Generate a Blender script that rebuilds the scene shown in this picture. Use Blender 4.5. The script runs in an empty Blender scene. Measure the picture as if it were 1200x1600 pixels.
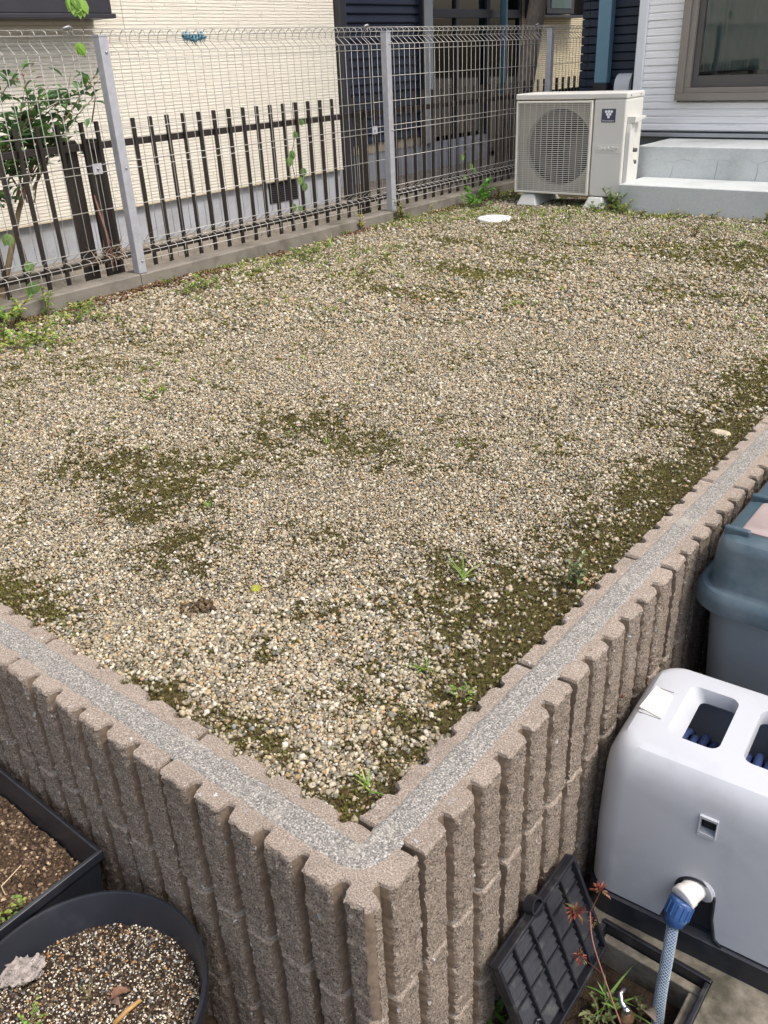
import bpy, bmesh, math, random
import numpy as np
from mathutils import Vector, Matrix, noise as mnoise

# ------------------------------------------------------------------ camera
R = math.radians
F_PX, PITCH, ROLL, YAW = 1334.1, R(27.996), R(-2.755), R(39.721)
CAM = np.array([0.0, 0.0, 1.5])
_f = np.array([-math.sin(YAW) * math.cos(PITCH), math.cos(YAW) * math.cos(PITCH), -math.sin(PITCH)])
_r = np.array([math.cos(YAW), math.sin(YAW), 0.0])
_u = np.cross(_r, _f)
CR = math.cos(ROLL) * _r + math.sin(ROLL) * _u
CU = -math.sin(ROLL) * _r + math.cos(ROLL) * _u
CF = _f
scene = bpy.context.scene
col = scene.collection
cd = bpy.data.cameras.new('camera')
cam = bpy.data.objects.new('camera', cd)
col.objects.link(cam)
cam.matrix_world = Matrix(((CR[0], CU[0], -CF[0], CAM[0]), (CR[1], CU[1], -CF[1], CAM[1]),
                           (CR[2], CU[2], -CF[2], CAM[2]), (0, 0, 0, 1)))
cd.sensor_fit = 'VERTICAL'
cd.sensor_height = 24.0
cd.lens = F_PX / 1600 * 24.0
cd.clip_start = 0.02
cd.clip_end = 500
scene.camera = cam

# ------------------------------------------------------------------ sky, sun, exposure
SUN = Vector((0.52, 0.03, 0.85)).normalized()
w = bpy.data.worlds.new('World')
scene.world = w
w.use_nodes = True
wn = w.node_tree.nodes
sky = wn.new('ShaderNodeTexSky')
sky.sky_type = 'NISHITA'
sky.sun_disc = False
sky.sun_elevation = math.asin(SUN.z)
sky.sun_rotation = math.atan2(SUN.x, SUN.y)
sky.air_density = 1.0
sky.dust_density = 5.0
sky.ozone_density = 1.0
bg = wn['Background']
w.node_tree.links.new(sky.outputs[0], bg.inputs[0])
bg.inputs[1].default_value = 0.15
sl = bpy.data.lights.new('sun', 'SUN')
sl.energy = 1.15
sl.angle = R(8.0)
sl.color = (1.0, 0.98, 0.945)
so = bpy.data.objects.new('sun', sl)
so.rotation_euler = SUN.to_track_quat('Z', 'Y').to_euler()
so.location = (4, 0, 8)
col.objects.link(so)
vs = scene.view_settings
vs.view_transform = 'Standard'
vs.look = 'None'
vs.exposure = 0.88
vs.gamma = 1.0


# ------------------------------------------------------------------ helpers
def hit(px, py, axis, val):
    """point where the ray through photo pixel (1200x1600) meets the plane axis=val"""
    d = (px - 600) / F_PX * CR - (py - 800) / F_PX * CU + CF
    return CAM + d * ((val - CAM[axis]) / d[axis])


def s2l(*c):
    o = []
    for v in c:
        v = v / 255.0
        o.append(v / 12.92 if v <= 0.04045 else ((v + 0.055) / 1.055) ** 2.4)
    return tuple(o)


def rgba(c):
    return (c[0], c[1], c[2], 1.0)


def tag(o, label=None, cat=None, group=None, kind=None):
    if label: o['label'] = label
    if cat: o['category'] = cat
    if group: o['group'] = group
    if kind: o['kind'] = kind
    return o


def empty(name, loc=(0, 0, 0), rz=0, parent=None):
    o = bpy.data.objects.new(name, None)
    o.empty_display_size = 0.05
    o.location = loc
    o.rotation_euler = (0, 0, rz)
    o.parent = parent
    col.objects.link(o)
    return o


def link(name, me, parent=None, loc=None, rot=None):
    o = bpy.data.objects.new(name, me)
    col.objects.link(o)
    o.parent = parent
    if loc is not None: o.location = loc
    if rot is not None: o.rotation_euler = rot
    return o


def np_mesh(name, V, F, mat, colors=None, smooth=False):
    """triangle mesh from numpy arrays"""
    V = np.asarray(V, np.float32); F = np.asarray(F, np.int32)
    me = bpy.data.meshes.new(name)
    k = F.shape[1]
    me.vertices.add(len(V)); me.vertices.foreach_set('co', V.ravel())
    me.loops.add(F.size); me.loops.foreach_set('vertex_index', F.ravel())
    me.polygons.add(len(F)); me.polygons.foreach_set('loop_start', np.arange(0, F.size, k, dtype=np.int32))
    me.update(calc_edges=True)
    if colors is not None:
        a = me.color_attributes.new('tint', 'FLOAT_COLOR', 'POINT')
        C = np.ones((len(V), 4), np.float32); C[:, :3] = colors
        a.data.foreach_set('color', C.ravel())
    if smooth:
        me.polygons.foreach_set('use_smooth', np.ones(len(F), bool))
    me.validate()
    if mat: me.materials.append(mat)
    return me


class MB:
    """collects simple shapes and links them as ONE mesh object"""
    def __init__(s):
        s.v = []; s.f = []

    def add(s, v, f):
        n = len(s.v)
        s.v += [tuple(p) for p in v]
        s.f += [tuple(i + n for i in q) for q in f]
        return s

    def box(s, x0, x1, y0, y1, z0, z1):
        return s.add([(x0, y0, z0), (x1, y0, z0), (x1, y1, z0), (x0, y1, z0), (x0, y0, z1), (x1, y0, z1), (x1, y1, z1), (x0, y1, z1)],
                     [(0, 3, 2, 1), (4, 5, 6, 7), (0, 1, 5, 4), (1, 2, 6, 5), (2, 3, 7, 6), (3, 0, 4, 7)])

    def tube(s, path, r, seg=8, caps=True):
        P = [Vector(p) for p in path]
        rr = r if isinstance(r, (list, tuple)) else [r] * len(P)
        rings = []
        t0 = (P[1] - P[0]).normalized()
        ref = Vector((0, 0, 1)) if abs(t0.z) < 0.9 else Vector((1, 0, 0))
        n = t0.cross(ref).normalized()
        for i, p in enumerate(P):
            t = (P[min(i + 1, len(P) - 1)] - P[max(i - 1, 0)]).normalized()
            n = (n - t * n.dot(t)).normalized()
            b = t.cross(n)
            rings.append([p + (n * math.cos(2 * math.pi * k / seg) + b * math.sin(2 * math.pi * k / seg)) * rr[i] for k in range(seg)])
        v = [q for ring in rings for q in ring]
        f = []
        for i in range(len(P) - 1):
            for k in range(seg):
                a, b2 = i * seg + k, i * seg + (k + 1) % seg
                f.append((a, b2, b2 + seg, a + seg))
        if caps:
            f.append(tuple(reversed(range(seg))))
            f.append(tuple((len(P) - 1) * seg + k for k in range(seg)))
        return s.add(v, f)

    def lathe(s, prof, c=(0, 0, 0), seg=48, close=False):
        v = []; f = []
        n = len(prof)
        for k in range(seg):
            a = 2 * math.pi * k / seg
            for (r, z) in prof:
                v.append((c[0] + r * math.cos(a), c[1] + r * math.sin(a), c[2] + z))
        for k in range(seg):
            k2 = (k + 1) % seg
            for i in range(n - 1 if not close else n):
                j = (i + 1) % n
                f.append((k * n + i, k2 * n + i, k2 * n + j, k * n + j))
        return s.add(v, f)

    def prism(s, pts, axis, a0, a1):
        """extrude a 2-D outline along an axis (0 x, 1 y, 2 z)"""
        def mk(p, a):
            q = [p[0], p[1]]; q.insert(axis, a); return tuple(q)
        n = len(pts)
        v = [mk(p, a0) for p in pts] + [mk(p, a1) for p in pts]
        f = [tuple(range(n)), tuple(reversed(range(n, 2 * n)))]
        f += [(i, i + n, (i + 1) % n + n, (i + 1) % n) for i in range(n)]
        return s.add(v, f)

    def mesh(s, name, mat, smooth=False, fix=True):
        me = bpy.data.meshes.new(name)
        me.from_pydata(s.v, [], s.f)
        if fix:
            bm = bmesh.new(); bm.from_mesh(me)
            bmesh.ops.recalc_face_normals(bm, faces=bm.faces)
            bm.to_mesh(me); bm.free()
        if smooth:
            for p in me.polygons: p.use_smooth = True
        if mat: me.materials.append(mat)
        return me

    def build(s, name, mat, parent=None, smooth=False, bevel=0, segs=2, loc=None, rot=None):
        o = link(name, s.mesh(name, mat, smooth), parent, loc, rot)
        if bevel:
            m = o.modifiers.new('bevel', 'BEVEL')
            m.width = bevel; m.segments = segs; m.limit_method = 'ANGLE'; m.angle_limit = R(40)
            m.harden_normals = False
        return o


def rbox(name, x0, x1, y0, y1, z0, z1, mat, parent=None, bevel=0.003, segs=2, **kw):
    return MB().box(x0, x1, y0, y1, z0, z1).build(name, mat, parent, bevel=bevel, segs=segs, **kw)


def boolean(o, cutters):
    for c in cutters:
        m = o.modifiers.new('cut', 'BOOLEAN'); m.operation = 'DIFFERENCE'; m.solver = 'EXACT'; m.object = c
    bpy.context.view_layer.update()
    dg = bpy.context.evaluated_depsgraph_get()
    me = bpy.data.meshes.new_from_object(o.evaluated_get(dg))
    old = o.data
    o.modifiers.clear()
    o.data = me
    bpy.data.meshes.remove(old)
    for c in cutters:
        bpy.data.objects.remove(c)


def vnoise(x, y, seed=0, scale=1.0):
    """2-D value noise on arrays, 0..1"""
    x = np.asarray(x, float) * scale; y = np.asarray(y, float) * scale
    xi = np.floor(x).astype(np.int64); yi = np.floor(y).astype(np.int64)
    fx = x - xi; fy = y - yi
    fx = fx * fx * (3 - 2 * fx); fy = fy * fy * (3 - 2 * fy)

    def h(a, b):
        n = (a * 374761393 + b * 668265263 + seed * 974634777) & 0x7fffffff
        n = ((n ^ (n >> 13)) * 1274126177) & 0x7fffffff
        n = n ^ (n >> 16)
        return (n & 0xffff) / 65535.0
    return (h(xi, yi) * (1 - fx) + h(xi + 1, yi) * fx) * (1 - fy) + (h(xi, yi + 1) * (1 - fx) + h(xi + 1, yi + 1) * fx) * fy


def fbm(x, y, seed=0, scale=1.0, octv=4):
    t = 0; a = 0.5; n = 0
    for i in range(octv):
        t = t + a * vnoise(x, y, seed + i * 17, scale * 2 ** i); n += a; a *= 0.5
    return t / n


# ------------------------------------------------------------------ materials
def new_mat(name):
    m = bpy.data.materials.new(name)
    m.use_nodes = True
    nt = m.node_tree
    return m, nt, nt.nodes['Principled BSDF']


def nd(nt, t, **kw):
    n = nt.nodes.new(t)
    for k, v in kw.items(): setattr(n, k, v)
    return n


def coords(nt, scale=(1, 1, 1), space='world'):
    mp = nd(nt, 'ShaderNodeMapping')
    mp.inputs['Scale'].default_value = scale
    if space == 'world':
        g = nd(nt, 'ShaderNodeNewGeometry'); nt.links.new(g.outputs['Position'], mp.inputs[0])
    else:
        g = nd(nt, 'ShaderNodeTexCoord'); nt.links.new(g.outputs['Object'], mp.inputs[0])
    return mp.outputs[0]


def noise_node(nt, vec, scale, detail=4, rough=0.55):
    n = nd(nt, 'ShaderNodeTexNoise')
    n.inputs['Scale'].default_value = scale; n.inputs['Detail'].default_value = detail
    n.inputs['Roughness'].default_value = rough
    nt.links.new(vec, n.inputs['Vector'])
    return n.outputs['Fac']


def ramp(nt, fac, stops, interp='LINEAR'):
    r = nd(nt, 'ShaderNodeValToRGB')
    r.color_ramp.interpolation = interp
    e = r.color_ramp.elements
    while len(e) > 1: e.remove(e[-1])
    e[0].position = stops[0][0]; e[0].color = rgba(stops[0][1])
    for p, c in stops[1:]:
        k = e.new(p); k.color = rgba(c)
    nt.links.new(fac, r.inputs[0])
    return r.outputs[0]


def mixc(nt, fac, a, b, mode='MIX'):
    m = nd(nt, 'ShaderNodeMix', data_type='RGBA', blend_type=mode)
    for sock, v in ((m.inputs[0], fac), (m.inputs[6], a), (m.inputs[7], b)):
        if isinstance(v, (int, float)): sock.default_value = v
        elif isinstance(v, tuple): sock.default_value = rgba(v)
        else: nt.links.new(v, sock)
    return m.outputs[2]


def bump(nt, b, h, strength=0.3, dist=0.002):
    n = nd(nt, 'ShaderNodeBump')
    n.inputs['Strength'].default_value = strength; n.inputs['Distance'].default_value = dist
    nt.links.new(h, n.inputs['Height'])
    nt.links.new(n.outputs[0], b.inputs['Normal'])
    return n


def simple(name, c, rough=0.5, metal=0.0, var=0.12, vscale=6, bs=0.0, bscale=200, spec=0.5, stretch=(1, 1, 1), dirt=None):
    """paint, plastic or metal with soft colour variation, fine relief and optional grime"""
    m, nt, b = new_mat(name)
    v = coords(nt, stretch)
    n = noise_node(nt, v, vscale, 5)
    lo = tuple(x * (1 - var) for x in c); hi = tuple(min(1, x * (1 + var)) for x in c)
    out = ramp(nt, n, [(0.3, lo), (0.7, hi)])
    if dirt:
        n2 = noise_node(nt, v, dirt[1], 6, 0.65)
        fac = ramp(nt, n2, [(dirt[2], (0, 0, 0)), (dirt[3], (1, 1, 1))])
        out = mixc(nt, fac, out, dirt[0])
    nt.links.new(out, b.inputs['Base Color'])
    b.inputs['Roughness'].default_value = rough
    b.inputs['Metallic'].default_value = metal
    b.inputs['Specular IOR Level'].default_value = spec
    if bs:
        bump(nt, b, noise_node(nt, v, bscale, 3), bs, 0.002)
    return m


def tint_mat(name, rough=0.8, bs=0.0, bscale=500, spec=0.3, trans=0.0):
    """colour carried by the piece itself (each stone, leaf or chip has its own)"""
    m, nt, b = new_mat(name)
    a = nd(nt, 'ShaderNodeAttribute', attribute_name='tint')
    v = coords(nt)
    n = noise_node(nt, v, 260, 3)
    nt.links.new(mixc(nt, 1.0, a.outputs['Color'], ramp(nt, n, [(0.3, (0.78, 0.78, 0.78)), (0.7, (1.12, 1.12, 1.12))]), 'MULTIPLY'), b.inputs['Base Color'])
    b.inputs['Roughness'].default_value = rough
    b.inputs['Specular IOR Level'].default_value = spec
    if trans:
        b.inputs['Subsurface Weight'].default_value = 0.0
        tr = nd(nt, 'ShaderNodeBsdfTranslucent')
        nt.links.new(a.outputs['Color'], tr.inputs['Color'])
        mx = nd(nt, 'ShaderNodeMixShader'); mx.inputs[0].default_value = trans
        nt.links.new(b.outputs[0], mx.inputs[1]); nt.links.new(tr.outputs[0], mx.inputs[2])
        nt.links.new(mx.outputs[0], nt.nodes['Material Output'].inputs[0])
    if bs: bump(nt, b, noise_node(nt, v, bscale, 2), bs, 0.001)
    return m


M = {}


def block_material(name, base, dark, lite, sc=240, dk=1.0, bd=0.010, flecks=0.86):
    """split-face concrete block: tan paste with dark pits and pale aggregate flecks"""
    m, nt, b = new_mat(name)
    v = coords(nt)
    n1 = noise_node(nt, v, 9, 5)
    n2 = noise_node(nt, v, sc, 4, 0.7)
    c = ramp(nt, n1, [(0.3, tuple(x * 0.82 for x in base)), (0.7, base)])
    c = mixc(nt, ramp(nt, n2, [(0.36, (dk, dk, dk)), (0.50, (0, 0, 0))]), c, dark)
    c = mixc(nt, ramp(nt, n2, [(0.55, (0, 0, 0)), (0.68, (0.8, 0.8, 0.8))]), c, lite)
    wd = nd(nt, 'ShaderNodeTexNoise'); wd.inputs['Scale'].default_value = 130; wd.inputs['Detail'].default_value = 2
    nt.links.new(v, wd.inputs['Vector'])
    wa = nd(nt, 'ShaderNodeVectorMath', operation='MULTIPLY_ADD')
    nt.links.new(wd.outputs['Color'], wa.inputs[0]); wa.inputs[1].default_value = (0.012, 0.012, 0.012); nt.links.new(coords(nt, (1, 1, 0.6)), wa.inputs[2])
    vo = nd(nt, 'ShaderNodeTexVoronoi'); vo.inputs['Scale'].default_value = 120
    nt.links.new(wa.outputs[0], vo.inputs['Vector'])
    sep = nd(nt, 'ShaderNodeSeparateColor'); nt.links.new(vo.outputs['Color'], sep.inputs[0])
    th = nd(nt, 'ShaderNodeMath', operation='MULTIPLY_ADD'); nt.links.new(sep.outputs[2], th.inputs[0]); th.inputs[1].default_value = 0.30; th.inputs[2].default_value = 0.08
    k = nd(nt, 'ShaderNodeMath', operation='LESS_THAN'); nt.links.new(vo.outputs['Distance'], k.inputs[0]); nt.links.new(th.outputs[0], k.inputs[1])
    k2 = nd(nt, 'ShaderNodeMath', operation='GREATER_THAN'); nt.links.new(sep.outputs[0], k2.inputs[0]); k2.inputs[1].default_value = flecks
    k3 = nd(nt, 'ShaderNodeMath', operation='MULTIPLY'); nt.links.new(k.outputs[0], k3.inputs[0]); nt.links.new(k2.outputs[0], k3.inputs[1])
    fl = ramp(nt, sep.outputs[1], [(0.0, s2l(226, 226, 226)), (0.5, s2l(172, 176, 182)), (0.8, s2l(186, 178, 166)), (0.96, s2l(140, 88, 70))])
    c = mixc(nt, k3.outputs[0], c, fl)
    # weathering stains
    n4 = noise_node(nt, v, 3.0, 6, 0.6)
    c = mixc(nt, ramp(nt, n4, [(0.55, (0, 0, 0)), (0.75, (0.55, 0.55, 0.55))]), c, tuple(x * 0.55 for x in base))
    nt.links.new(c, b.inputs['Base Color'])
    b.inputs['Roughness'].default_value = 0.92
    b.inputs['Specular IOR Level'].default_value = 0.25
    n3 = noise_node(nt, v, sc * 0.75, 6, 0.75)
    bump(nt, b, n3, 1.0, bd)
    return m


M['block'] = block_material('split_block', s2l(166, 152, 137), s2l(70, 62, 54), s2l(214, 202, 188), 330, 1.0, 0.008, 0.80)
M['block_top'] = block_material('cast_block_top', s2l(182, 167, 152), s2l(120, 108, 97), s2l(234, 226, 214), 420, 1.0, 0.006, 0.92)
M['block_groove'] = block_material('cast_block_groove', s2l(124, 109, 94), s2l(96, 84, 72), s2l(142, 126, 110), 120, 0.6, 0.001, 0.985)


def speckle(name, base, dark, lite, scale=520, bs=0.6):
    m, nt, b = new_mat(name)
    v = coords(nt)
    n2 = noise_node(nt, v, scale, 3, 0.7)
    n1 = noise_node(nt, v, 14, 6, 0.6)
    c = ramp(nt, n2, [(0.38, dark), (0.47, base), (0.53, base), (0.62, lite)])
    c = mixc(nt, ramp(nt, n1, [(0.56, (0, 0, 0)), (0.72, (0.75, 0.75, 0.75))]), c, s2l(166, 160, 146))
    nt.links.new(c, b.inputs['Base Color'])
    b.inputs['Roughness'].default_value = 0.9
    bump(nt, b, noise_node(nt, v, scale * 0.8, 4, 0.7), bs, 0.003)
    return m


M['mortar_top'] = speckle('mortar_fill', s2l(126, 123, 117), s2l(78, 77, 76), s2l(184, 180, 172), 380)
M['mortar'] = simple('mortar', s2l(136, 132, 124), 0.95, var=0.2, vscale=40, bs=0.5, bscale=400)


def concrete(name, c, stain, sc=4, cracks=False, stain_amt=(0.45, 0.75)):
    m, nt, b = new_mat(name)
    v = coords(nt)
    n1 = noise_node(nt, v, sc, 7, 0.62)
    n2 = noise_node(nt, v, 160, 4, 0.6)
    o = ramp(nt, n1, [(stain_amt[0], c), (stain_amt[1], stain)])
    o = mixc(nt, 0.6, o, ramp(nt, n2, [(0.3, (0.80, 0.80, 0.80)), (0.7, (1.15, 1.15, 1.15))]), 'MULTIPLY')
    if cracks:
        wv = nd(nt, 'ShaderNodeTexVoronoi', feature='DISTANCE_TO_EDGE'); wv.inputs['Scale'].default_value = 3.1
        dn = nd(nt, 'ShaderNodeTexNoise'); dn.inputs['Scale'].default_value = 5; dn.inputs['Detail'].default_value = 4
        nt.links.new(v, dn.inputs['Vector'])
        ad = nd(nt, 'ShaderNodeVectorMath', operation='MULTIPLY_ADD')
        nt.links.new(dn.outputs['Color'], ad.inputs[0]); ad.inputs[1].default_value = (0.16, 0.16, 0.16); nt.links.new(v, ad.inputs[2])
        nt.links.new(ad.outputs[0], wv.inputs['Vector'])
        n5 = noise_node(nt, v, 2.3, 2)
        lim = nd(nt, 'ShaderNodeMath', operation='MULTIPLY'); lim.inputs[1].default_value = 0.012
        nt.links.new(ramp(nt, n5, [(0.42, (0, 0, 0)), (0.62, (1, 1, 1))]), lim.inputs[0])
        lt = nd(nt, 'ShaderNodeMath', operation='LESS_THAN'); nt.links.new(wv.outputs['Distance'], lt.inputs[0]); nt.links.new(lim.outputs[0], lt.inputs[1])
        sc2 = nd(nt, 'ShaderNodeMath', operation='MULTIPLY'); nt.links.new(lt.outputs[0], sc2.inputs[0]); sc2.inputs[1].default_value = 0.4
        o = mixc(nt, sc2.outputs[0], o, s2l(120, 124, 122))
    nt.links.new(o, b.inputs['Base Color'])
    b.inputs['Roughness'].default_value = 0.9
    b.inputs['Specular IOR Level'].default_value = 0.3
    bump(nt, b, n2, 0.35, 0.003)
    return m


M['kerb'] = concrete('kerb_concrete', s2l(122, 117, 108), s2l(78, 72, 63), 6)
M['step'] = concrete('step_concrete', s2l(196, 200, 198), s2l(158, 163, 160), 2.5)
M['pad'] = concrete('pad_concrete', s2l(120, 114, 102), s2l(72, 68, 58), 14, stain_amt=(0.4, 0.6))
M['found'] = concrete('foundation', s2l(166, 170, 177), s2l(132, 132, 128), 1.6)
M['stone'] = tint_mat('pebble', 0.75, 0.0)
M['moss'] = tint_mat('moss', 0.95, spec=0.1, trans=0.15)
M['leaf'] = tint_mat('leaf', 0.45, spec=0.4, trans=0.28)
M['chip'] = tint_mat('soil_chip', 0.9, spec=0.2)
M['galv'] = simple('galvanised_steel', s2l(178, 180, 186), 0.42, 0.35, 0.10, 30, 0.1, 150)
M['wire'] = simple('wire_steel', s2l(176, 174, 168), 0.45, 0.25, 0.12, 40)
M['bolt'] = simple('bolt_steel', s2l(150, 150, 155), 0.35, 0.8)
M['brown'] = simple('brown_aluminium', s2l(44, 38, 35), 0.45, 0.1, 0.12, 12)
M['white_paint'] = simple('ac_paint', s2l(212, 211, 204), 0.42, 0, 0.03, 3, 0.05, 120, dirt=(s2l(180, 178, 168), 5, 0.62, 0.9))
M['ac_grille'] = simple('grille_plastic', s2l(216, 214, 204), 0.5, 0, 0.05, 10)
M['dark'] = simple('dark_plastic', s2l(38, 39, 42), 0.5, 0, 0.2, 20)
M['black_in'] = simple('black_interior', s2l(20, 20, 21), 0.8)
M['fin'] = simple('condenser_fin', s2l(88, 88, 88), 0.5, 0.5)
M['foot'] = simple('foot_plastic', s2l(205, 206, 200), 0.6, 0, 0.06, 20)
M['badge'] = simple('badge_navy', s2l(70, 74, 92), 0.4)
M['badge_white'] = simple('badge_white', s2l(232, 234, 238), 0.4)
M['navy_own'] = simple('navy_siding', s2l(46, 54, 68), 0.6, 0, 0.15, 6, 0.25, 90, stretch=(1, 1, 6))
M['navy_nb'] = simple('navy_metal_siding', s2l(38, 44, 62), 0.5, 0, 0.1, 4, 0.1, 90)
M['trim_white'] = simple('white_trim', s2l(222, 226, 228), 0.5, 0, 0.03, 4)
M['taupe'] = simple('window_taupe', s2l(142, 136, 128), 0.38, 0.3, 0.04, 8)
M['taupe_dark'] = simple('sash_grey', s2l(92, 90, 88), 0.4, 0.3, 0.04, 8)
M['pipe_blue'] = simple('blue_downpipe', s2l(112, 152, 172), 0.35, 0, 0.05, 6)
M['pipe_dark'] = simple('dark_pipe', s2l(46, 46, 52), 0.45, 0, 0.08, 6)
M['vent'] = simple('vent_metal', s2l(240, 244, 247), 0.45, 0.0, 0.03, 6)
M['grey_metal'] = simple('grey_flashing', s2l(172, 176, 178), 0.4, 0.3, 0.04, 6)
M['curtain'] = simple('curtain', s2l(186, 206, 204), 0.9, 0, 0.06, 9)
M['wood_pole'] = simple('weathered_wood', s2l(138, 124, 108), 0.85, 0, 0.3, 9, 0.5, 40, stretch=(8, 8, 0.8))
M['black_pl'] = simple('black_pot_plastic', s2l(34, 37, 44), 0.38, 0, 0.15, 14, 0.1, 60, dirt=(s2l(58, 60, 64), 9, 0.55, 0.85))
M['lid_pl'] = simple('meter_lid_plastic', s2l(25, 27, 33), 0.42, 0, 0.25, 30, 0.25, 90, dirt=(s2l(78, 78, 76), 22, 0.54, 0.8))
M['box_white'] = simple('hose_box_white', s2l(178, 181, 185), 0.45, 0, 0.02, 3, 0.08, 60, dirt=(s2l(160, 162, 166), 9, 0.50, 0.85))
M['box_base'] = simple('hose_box_base', s2l(30, 34, 42), 0.4, 0, 0.15, 10, 0.1, 80, dirt=(s2l(62, 66, 70), 14, 0.52, 0.85))
M['sticker'] = simple('sticker', s2l(214, 210, 198), 0.5, 0, 0.03, 20, dirt=(s2l(190, 184, 170), 30, 0.62, 0.8))
M['grey_disc'] = simple('grey_disc', s2l(176, 178, 182), 0.45)
M['collar'] = simple('white_collar', s2l(226, 222, 214), 0.4, 0, 0.04, 20)
M['nut'] = simple('blue_nut', s2l(42, 74, 122), 0.35, 0, 0.12, 40, dirt=(s2l(110, 132, 158), 60, 0.56, 0.75))
M['hose'] = simple('hose_core', s2l(62, 86, 122), 0.3, 0, 0.15, 30)
M['braid'] = simple('hose_braid', s2l(146, 158, 162), 0.5)
M['hose_navy'] = simple('hose_coil_navy', s2l(54, 68, 108), 0.4, 0, 0.2, 90)
M['stor_body'] = simple('storage_grey', s2l(122, 130, 136), 0.5, 0, 0.03, 3, 0.1, 90, dirt=(s2l(150, 156, 160), 6, 0.55, 0.9))
M['stor_lid'] = simple('storage_teal', s2l(60, 79, 88), 0.42, 0, 0.06, 4, 0.1, 90, dirt=(s2l(112, 120, 126), 5, 0.50, 0.85))
M['stor_brown'] = simple('storage_brown', s2l(158, 142, 138), 0.5, 0, 0.06, 4, 0.1, 120, dirt=(s2l(176, 168, 164), 6, 0.52, 0.8))
M['manhole'] = simple('manhole_pvc', s2l(220, 222, 220), 0.55, 0, 0.04, 10, dirt=(s2l(160, 156, 140), 18, 0.52, 0.72))
M['rope'] = tint_mat('rope_fibre', 0.85)
M['dry'] = tint_mat('dry_matter', 0.85)
M['stem'] = simple('stem', s2l(112, 96, 72), 0.8, 0, 0.2, 30)
M['red_stem'] = simple('red_stem', s2l(128, 84, 74), 0.7, 0, 0.15, 40)
M['steel'] = simple('valve_steel', s2l(170, 170, 172), 0.25, 0.9, 0.1, 50)
M['brass'] = simple('old_brass', s2l(104, 80, 58), 0.5, 0.5, 0.2, 40)


def ground_mat(name, c1, c2, sc, bs=0.8):
    m, nt, b = new_mat(name)
    v = coords(nt)
    n = noise_node(nt, v, sc, 8, 0.7)
    n2 = noise_node(nt, v, 240, 5, 0.7)
    o = ramp(nt, n, [(0.35, c1), (0.65, c2)])
    o = mixc(nt, 0.8, o, ramp(nt, n2, [(0.3, (0.5, 0.5, 0.5)), (0.7, (1.25, 1.2, 1.1))]), 'MULTIPLY')
    nt.links.new(o, b.inputs['Base Color'])
    b.inputs['Roughness'].default_value = 0.95
    b.inputs['Specular IOR Level'].default_value = 0.2
    bump(nt, b, n2, bs, 0.008)
    return m


M['soil'] = ground_mat('soil', s2l(62, 50, 40), s2l(98, 82, 66), 20)
M['soil_dark'] = ground_mat('dark_soil', s2l(44, 36, 30), s2l(70, 58, 48), 30)
M['nb_ground'] = ground_mat('bare_ground', s2l(120, 114, 104), s2l(150, 144, 134), 6, 0.4)


def bed_mat():
    m, nt, b = new_mat('gravel_bed')
    a = nd(nt, 'ShaderNodeAttribute', attribute_name='tint')
    v = coords(nt)
    vo = nd(nt, 'ShaderNodeTexVoronoi'); vo.inputs['Scale'].default_value = 120; nt.links.new(v, vo.inputs['Vector'])
    sep = nd(nt, 'ShaderNodeSeparateColor'); nt.links.new(vo.outputs['Color'], sep.inputs[0])
    g = ramp(nt, sep.outputs[0], [(0.0, (0.6, 0.6, 0.6)), (1.0, (1.5, 1.45, 1.35))])
    nt.links.new(mixc(nt, 1.0, a.outputs['Color'], g, 'MULTIPLY'), b.inputs['Base Color'])
    b.inputs['Roughness'].default_value = 0.95
    bump(nt, b, vo.outputs['Distance'], 0.6, 0.006)
    return m


M['bed'] = bed_mat()


def siding_mat(name, c, row, blen, darkj=0.70):
    """ledge-stone patterned siding board: thin uneven horizontal ledges"""
    m, nt, b = new_mat(name)
    g = nd(nt, 'ShaderNodeNewGeometry')
    sp = nd(nt, 'ShaderNodeSeparateXYZ'); nt.links.new(g.outputs['Position'], sp.inputs[0])
    cb = nd(nt, 'ShaderNodeCombineXYZ')
    nt.links.new(sp.outputs[1], cb.inputs[0]); nt.links.new(sp.outputs[2], cb.inputs[1])
    br = nd(nt, 'ShaderNodeTexBrick')
    br.offset = 0.37; br.squash = 1.7; br.squash_frequency = 3
    br.inputs['Scale'].default_value = 1.0
    br.inputs['Mortar Size'].default_value = row * 0.17
    br.inputs['Mortar Smooth'].default_value = 0.35
    br.inputs['Brick Width'].default_value = blen
    br.inputs['Row Height'].default_value = row
    br.inputs['Color1'].default_value = (0.35, 0.35, 0.35, 1); br.inputs['Color2'].default_value = (1, 1, 1, 1); br.inputs['Mortar'].default_value = (0, 0, 0, 1)
    nt.links.new(cb.outputs[0], br.inputs['Vector'])
    mp = nd(nt, 'ShaderNodeMapping'); mp.inputs['Scale'].default_value = (4, 4, 60); nt.links.new(g.outputs['Position'], mp.inputs[0])
    n = noise_node(nt, mp.outputs[0], 3, 5, 0.6)
    o = ramp(nt, n, [(0.3, tuple(x * 0.94 for x in c)), (0.7, c)])
    o = mixc(nt, br.outputs['Fac'], o, tuple(x * darkj for x in c))
    nt.links.new(o, b.inputs['Base Color'])
    b.inputs['Roughness'].default_value = 0.75
    h = nd(nt, 'ShaderNodeMath', operation='MULTIPLY_ADD')
    nt.links.new(br.outputs['Color'], h.inputs[0]); h.inputs[1].default_value = 0.8
    nt.links.new(n, h.inputs[2])
    bump(nt, b, h.outputs[0], 0.8, 0.006)
    return m


M['cream'] = siding_mat('cream_siding', s2l(226, 221, 206), 0.019, 0.34)
M['beige'] = siding_mat('beige_siding', s2l(190, 178, 148), 0.019, 0.30, 0.5)
M['beige_band'] = simple('beige_band', s2l(186, 174, 150), 0.8, 0, 0.06, 5)


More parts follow.
